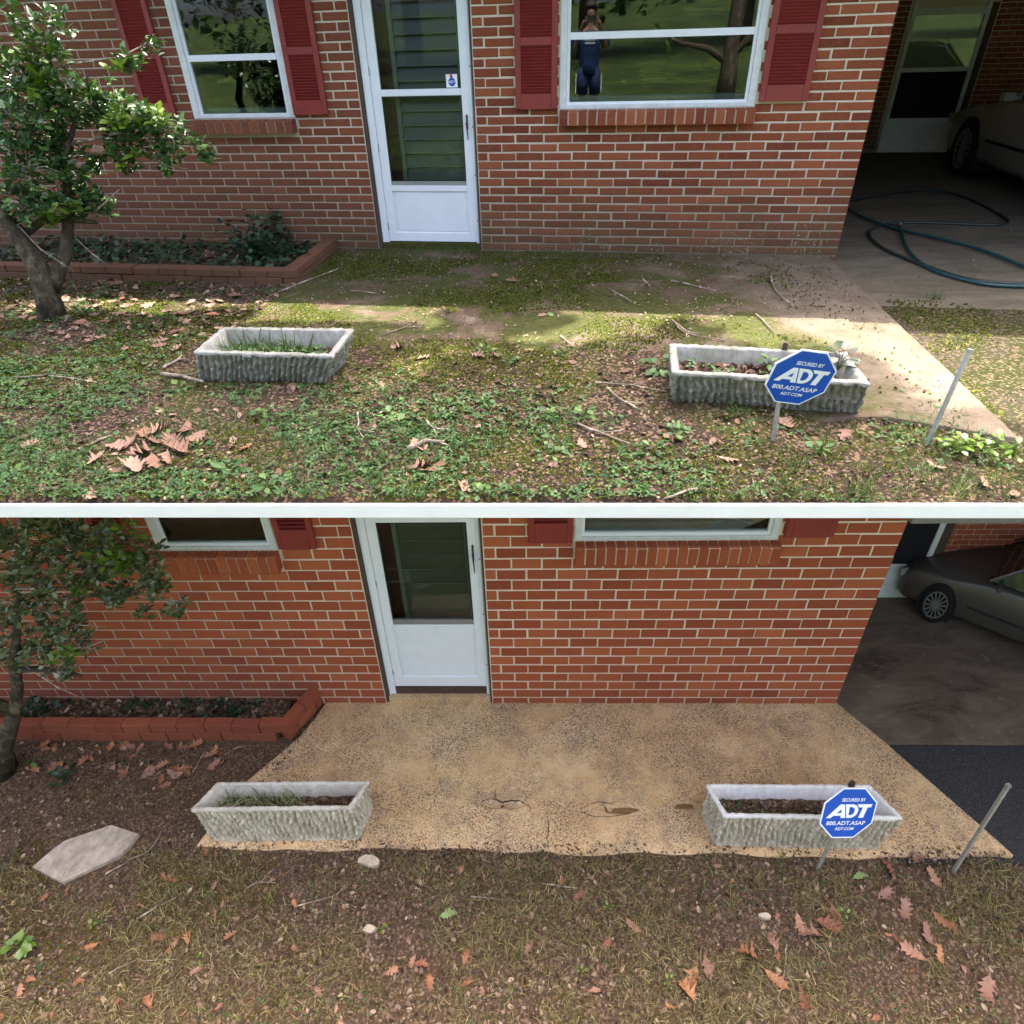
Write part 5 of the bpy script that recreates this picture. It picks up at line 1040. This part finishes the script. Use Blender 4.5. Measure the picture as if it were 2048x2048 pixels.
def twig(M, pts, r, zf, label, group):
    x0, y0 = pts[0]; P = []
    for i, (x, y) in enumerate(pts): P.append((x-x0, y-y0, float(zf(np.array([x]), np.array([y]))[0])+r*1.1+.004))
    P = smooth_path(P, 3); P = [p+Vector((random.gauss(0, .003), random.gauss(0, .003), abs(random.gauss(0, .002)))) for p in P]; n = len(P)
    b = MB(); b.tube(P, [r*(1-.55*i/n) for i in range(n)], 6)
    if len(pts) > 2:
        m = P[n//2]; d = (P[-1]-P[0]).normalized(); side = Vector((-d.y, d.x, .15))*random.choice((-1, 1)); b.tube([m, m+d*.05+side*.03, m+d*.09+side*.075], [r*.6, r*.45, r*.25], 5)
    return tag(b.obj('twig', M_TWIG, None, M @ T(x0, y0, 0), True), label, 'twig', group)
for pts in [[(2.1,-3.31),(2.21,-3.38),(2.36,-3.48)],[(2.23,-2.88),(2.32,-3.03),(2.42,-3.12)],[(2.16,-2.82),(2.36,-2.83),(2.54,-2.89)],[(2.62,-1.77),(2.69,-1.95),(2.78,-2.0)],[(2.41,-.79),(2.47,-1.03)],[(2.17,-1.11),(2.35,-1.4)],[(-.18,-3.79),(-.15,-3.67)],[(-1.21,-3.1),(-.98,-3.05),(-.77,-3.09),(-.64,-3.11)],[(2.65,-.85),(2.95,-1.09)],[(3.4,-.67),(3.38,-1.08),(3.44,-1.4)],[(3.17,-1.58),(3.23,-1.91)],[(2.62,-1.77),(2.68,-1.98),(2.92,-2.09)],[(.98,-3.3),(1.05,-3.47),(1.11,-3.57)],[(1.36,-3.35),(1.41,-3.43),(1.5,-3.44)],[(-.12,-.7),(-.32,-1.27),(-.38,-1.46)],[(2.64,-3.83),(2.5,-3.92)],[(.75,-2.2),(.85,-2.05),(.9,-1.95)],[(1.9,-2.1),(2.0,-2.3)],[(.2,-1.3),(.45,-1.35)]]:
    twig(MU, pts, random.uniform(.0045, .0075), zU, 'thin grey twig '+where('U', *pts[0]), 'twigs on the mossy ground')
twig(MU, [(-.36,-2.89),(-.35,-2.76),(-.31,-2.74)], .008, zU, 'bent dark twig at the end of the weedy planter', None)
twig(MU, [(-.31,-3.0),(-.2,-2.98),(-.02,-3.05)], .014, zU, 'thick pale broken stick before the weedy planter', None)
twig(MU, [(1.36,-3.66),(1.42,-3.58),(1.5,-3.57)], .014, zU, 'pale curled piece of bark in the weeds', None)
for pts in [[(3.01,-1.97),(2.96,-2.11),(2.84,-2.33)],[(-1.42,-1.86),(-1.32,-1.78),(-1.22,-1.72)],[(-.72,-1.64),(-.65,-1.6),(-.53,-1.61)],[(-1.81,-1.56),(-1.68,-1.45)],[(-1.27,-2.12),(-.99,-2.11)],[(-1.44,-2.2),(-1.3,-2.11)],[(-.34,-1.77),(-.1,-1.7),(-.02,-1.64)],[(3.17,-1.94),(3.25,-2.01)],[(-1.35,-.58),(-1.22,-.46),(-1.1,-.45)],[(-1.51,-.72),(-1.48,-.5)],[(.89,-1.69),(1.14,-1.71)],[(-1.54,-1.23),(-1.57,-1.37),(-1.71,-1.46)],[(1.4,-1.59),(1.64,-1.63)]]:
    twig(ML, pts, random.uniform(.004, .008), zL, 'brown twig '+where('L', *pts[0]), 'twigs in the lower yard')
def weed(M, x, y, z, n, size, spread, mat, label, group=None, name='weed'):
    t = empty(name, M @ T(x, y, z)); st = MB(); pos, yaw, tx, ty, sc = [], [], [], [], []
    for k in range(n):
        a = k*2.4+random.random(); h = size*random.uniform(.3, 1.2); q = Vector((math.cos(a)*spread*random.random(), math.sin(a)*spread*random.random(), h))
        st.tube([(0, 0, -.01), (q.x*.4, q.y*.4, q.z*.6), q], .0016, 4, False); pos.append(q); yaw.append(a); ty.append(random.uniform(-.5, .35)); tx.append(random.gauss(0, .25)); sc.append(size*random.uniform(.6, 1.1))
    st.obj('stem', mat, t); V, Tr = leaf_template()
    V = [(a, b_*1.35, c) for a, b_, c in V]
    link('leaves', scatter_mesh('leaves', V, Tr, np.array(pos), np.array(yaw), np.array(tx), np.array(ty), np.array(sc), True), mat, t); return tag(t, label, 'weed', group)
weed(MU, 2.50, -2.62, 0, 16, .075, .06, M_CLOVER, 'leafy weed at the left end of the leafy planter')
weed(MU, 3.38, -2.82, .16, 11, .085, .07, M_IVY, 'dark broad-leaved seedling rising from the planter behind the upper sign')
weed(MU, 3.05, -2.80, .14, 8, .06, .04, M_CLOVER, 'pale green seedling just above the upper blue sign')
weed(MU, 3.28, -2.92, .14, 8, .06, .03, M_HOLLYN, 'lime green seedling right of the upper blue sign')
for i in range(5): weed(MU, 3.80+.06*i, -3.33+.04*(i % 2), 0, 16, .045, .08, M_HOLLYN, 'yellow green weed clump at the lower right patio corner', 'weed clump at the patio corner')
for x, y in [(1.48,-2.42),(1.67,-2.56),(2.14,-3.17),(1.42,-3.21),(1.53,-3.15),(-1.57,-1.98),(-.75,-2.8),(-.97,-2.0),(-.4,-1.41),(-.89,-2.89),(-.17,-3.86),(-1.25,-2.98),(1.94,-2.44),(3.2,-3.43),(2.59,-3.34),(1.98,-3.6),(2.46,-3.51),(2.59,-3.31),(.9,-3.5),(.5,-3.4),(1.1,-3.9)]+[(random.uniform(-1.5, 2.6), random.uniform(-4.1, -3.1)) for _ in range(40)]:
    if inU(np.array([x]), np.array([y]))[0]: weed(MU, x, y, 0, random.randint(7, 14), random.uniform(.03, .055), random.uniform(.04, .08), M_CLOVER, 'small green weed '+where('U', x, y), 'weeds on the mossy ground')
weed(ML, -2.56, -.77, 0, 26, .055, .12, M_IVY, 'dark green weed on the bare soil left of the lower planter')
weed(ML, -2.91, -.66, 0, 5, .06, .06, M_CLOVER, 'few-leaved weed under the lower holly trunk')
weed(ML, -2.11, -2.06, 0, 12, .09, .05, M_HOLLYN, 'pale upright seedling at the lower left edge')
for x, y in [(1.64,-2.15),(1.86,-1.76),(-1.72,-1.91),(3.46,-1.78),(-.88,-2.1),(.3,-1.9),(2.2,-2.2)]: weed(ML, x, y, 0, 4, .03, .03, M_HOLLYN, 'tiny yellow green sprout '+where('L', x, y), 'sprouts in the lower yard')
def tuft(M, x, y, z, n, h, mat, label, group):
    P = np.column_stack([RNG.normal(x, h*.28, n), RNG.normal(y, h*.28, n), np.full(n, z)]); P[:, :2] -= np.array([x, y]); P[:, 2] = 0
    o = link('grass_tuft', scatter_mesh('grass_tuft', BL_V, BL_T, P, RNG.random(n)*6.28, RNG.normal(0, .35, n), RNG.normal(0, .35, n), np.column_stack([np.full(n, h*.55), RNG.uniform(.6, 1.2, n)*h, RNG.uniform(.6, 1.1, n)*h])), mat, None, M @ T(x, y, z)); return tag(o, label, 'grass tuft', group)
for x, y in [(2.9,-3.13),(3.24,-3.37),(3.09,-3.55),(3.38,-3.56),(3.6,-3.58),(3.7,-3.69),(4.51,-.95),(.01,-4.18),(2.63,-3.85),(3.0,-3.75),(3.3,-3.75),(1.9,-3.9)]: tuft(MU, x, y, -.05 if x > 4.2 else -.005, 40, random.uniform(.07, .11), M_GRASS, 'light green grass tuft '+where('U', x, y), 'grass tufts of the mossy yard')
for x, y in [(-1.04,-1.6),(-.52,-1.73),(3.17,-1.42),(2.94,-1.59),(3.97,-1.63),(3.43,-1.83),(2.72,-1.74),(2.54,-1.79),(1.15,-1.58),(1.79,-1.46),(2.12,-1.46),(1.23,-2.05),(1.46,-2.2),(.39,-2.29),(.86,-2.29),(1.9,-2.14),(-1.47,-2.13),(-.94,-2.32),(4.44,-1.77),(3.92,-2.12),(4.37,-2.0),(2.72,-2.19),(2.48,-2.33),(3.5,-1.6),(.2,-2.2),(-.3,-2.3)]:
    tuft(ML, x, y, -.01, 34, random.uniform(.07, .12), M_DRYG, 'yellowish grass tuft '+where('L', x, y), 'grass tufts of the lower yard')
# stones
def stone(M, poly, z0, z1, name, label, mat, tilt=0, group=None):
    cx = sum(p[0] for p in poly)/len(poly); cy = sum(p[1] for p in poly)/len(poly); b = MB(); n = len(poly); q = [(x-cx, y-cy) for x, y in poly]
    V = [(x, y, z0) for x, y in q]+[(x, y, z1-.006) for x, y in q]+[(x*.985, y*.985, z1) for x, y in q]
    b.add(V, [tuple(range(2*n, 3*n))]+[(i, (i+1) % n, n+(i+1) % n, n+i) for i in range(n)]+[(n+i, n+(i+1) % n, 2*n+(i+1) % n, 2*n+i) for i in range(n)]); return tag(b.obj(name, mat, None, M @ T(cx, cy, 0) @ RX(tilt)), label, 'stone', group)
stone(ML, [(-1.95,-1.19),(-2.25,-1.32),(-2.30,-1.38),(-2.38,-1.52),(-2.09,-1.63),(-1.78,-1.44),(-1.73,-1.37),(-1.70,-1.26)][::-1], -.05, .022, 'stepping_stone', 'grey six-sided stepping stone on the bare lower soil', M_STONE)
for x, y, r, l in [(.13,-1.45,.085,'pale flat rock at the front edge of the washed patio'), (2.92,-1.80,.045,'small tan stone below the lower planter'), (.22,-1.91,.05,'tan stone chip among the lower litter')]:
    n = 9; stone(ML, [(x+r*random.uniform(.7, 1.1)*math.cos(2*math.pi*i/n), y+.55*r*random.uniform(.7, 1.1)*math.sin(2*math.pi*i/n)) for i in range(n)], -.02, .022, 'rock', l, m_plain('pale_rock', (.46, .38, .28), .9, .2, 0, .25, 30, .4))
# thin slab standing for a patch of grey sand in the upper soil
n = 14; stone(MU, [(-.62+.36*random.uniform(.8, 1.1)*math.cos(2*math.pi*i/n), -2.98+.22*random.uniform(.8, 1.1)*math.sin(2*math.pi*i/n)) for i in range(n)], -.03, .006, 'sand_patch', 'flat patch of grey sand in the soil left of the weedy planter', m_plain('grey_sand', (.13, .11, .09), .95, .15, 0, .3, 14, .5))
b = MB(); b.tube([(0,0,-.02),(0,0,.02)], [.016,.012], 8); tag(b.obj('walnut', M_ACORN, None, MU @ T(3.13, -2.705, .225)), 'dark nut sitting on the rim of the leafy planter', 'nut')
b = MB(); b.tube([(0,0,-.025),(0,0,.025)], [.024,.018], 8); tag(b.obj('walnut', M_ACORN, None, ML @ T(3.68, -1.07, .425)), 'dark nut sitting on the white planter rim', 'nut')

# ------------------------------------------------------------------ the person mirrored in the wide window
def person():
    t = empty('person', T(-1.42, -2.45, .16) @ RZ(R(-17)) @ Matrix.Scale(1.06, 4))
    skin = m_plain('skin', (.22, .125, .09), .6); hairm = m_plain('dark_hair', (.02, .015, .012), .8); shirt = m_plain('blue_shirt', (.008, .03, .11), .8); shorts = m_plain('blue_shorts', (.006, .02, .08), .8); black = m_plain('black_cloth', (.01, .01, .012), .8)
    def skinmesh(name, joints, edges, mat, sub=2):
        me = bpy.data.meshes.new(name); me.from_pydata([j[:3] for j in joints], edges, []); o = link(name, me, mat, t)
        o.modifiers.new('skin', 'SKIN'); sv = me.skin_vertices[0].data
        for i, j in enumerate(joints): sv[i].radius = j[3] if isinstance(j[3], tuple) else (j[3], j[3]); sv[i].use_root = (i == 0)
        s = o.modifiers.new('sub', 'SUBSURF'); s.levels = sub; s.render_levels = sub; return o
    # facing +y; joints: pelvis, waist, chest, neck, head, arms raised to a phone, legs
    J = [(0,0,.95,(.15,.10)),(0,0,1.12,(.14,.10)),(0,.01,1.32,(.16,.11)),(0,0,1.47,(.07,.06)),(0,.01,1.56,(.06,.06)),(0,.03,1.66,(.085,.10)),(0,.02,1.76,(.07,.085)),
         (-.20,0,1.40,.055),(-.27,.10,1.18,.045),(-.12,.30,1.58,.032),(.20,0,1.40,.055),(.27,.10,1.18,.045),(.12,.30,1.58,.032),
         (-.10,0,.86,.085),(-.11,.02,.5,.062),(-.12,0,.1,.042),(-.12,.14,.04,.04),(.10,0,.86,.085),(.11,.02,.5,.062),(.12,0,.1,.042),(.12,.14,.04,.04)]
    E_ = [(0,1),(1,2),(2,3),(3,4),(4,5),(5,6),(2,7),(7,8),(8,9),(2,10),(10,11),(11,12),(0,13),(13,14),(14,15),(15,16),(0,17),(17,18),(18,19),(19,20)]
    skinmesh('body', J, E_, skin)
    b = MB(); b.tube([(0,0,.80),(0,0,.98),(0,.005,1.22),(0,0,1.38),(0,0,1.46)], [.185,.17,.185,.185,.09], 16)
    for q_ in (-1, 1): b.tube([(q_*.12,0,1.40),(q_*.23,.01,1.36),(q_*.275,.08,1.22)], [.09,.085,.075], 10)
    b.obj('shirt', shirt, t, Matrix.Diagonal((1, .74, 1, 1)), True)
    b = MB()
    for q_ in (-1, 1): b.tube([(q_*.085,0,.90),(q_*.105,.01,.72),(q_*.125,.02,.50)], [.10,.11,.105], 12)
    b.obj('shorts', shorts, t, None, True)
    b = MB(); b.tube([(0,-.06,1.58),(0,-.055,1.68),(0,-.015,1.755),(0,.01,1.80),(0,.0,1.86)], [.08,.105,.115,.112,.04], 14); b.obj('hair', hairm, t, None, True)
    b = MB(); b.box(-.08, .08, .325, .335, 1.56, 1.64); b.obj('phone', black, t)
    for s in (-1, 1):
        b = MB()
        for k in range(4): b.tube([(s*.12, .31, 1.56+.018*k), (s*.10, .345, 1.565+.018*k), (s*.075, .342, 1.568+.018*k)], .0085, 6)
        b.tube([(s*.115, .30, 1.555), (s*.09, .318, 1.56), (s*.07, .322, 1.58)], .0095, 6); b.obj('fingers', skin, t, None, True)
        b = MB(); b.tube([(s*.12,-.02,.07),(s*.12,.12,.05),(s*.12,.20,.04)], [.05,.05,.03], 8); b.obj('shoe', black, t)
        b = MB(); b.box(s*.226-.006, s*.226+.006, -.01, .05, .52, .82); b.obj('side_stripe', M_SIGNW, t)
    b = MB()
    for k in range(6): b.box(-.10+.035*k, -.078+.035*k, .148, .152, 1.30, 1.345); b.box(-.09+.03*k, -.072+.03*k, .148, .152, 1.25, 1.275)
    b.obj('shirt_print', M_SIGNW, t)
    return tag(t, 'person in a blue shirt photographing, mirrored in the wide window', 'person')
person()
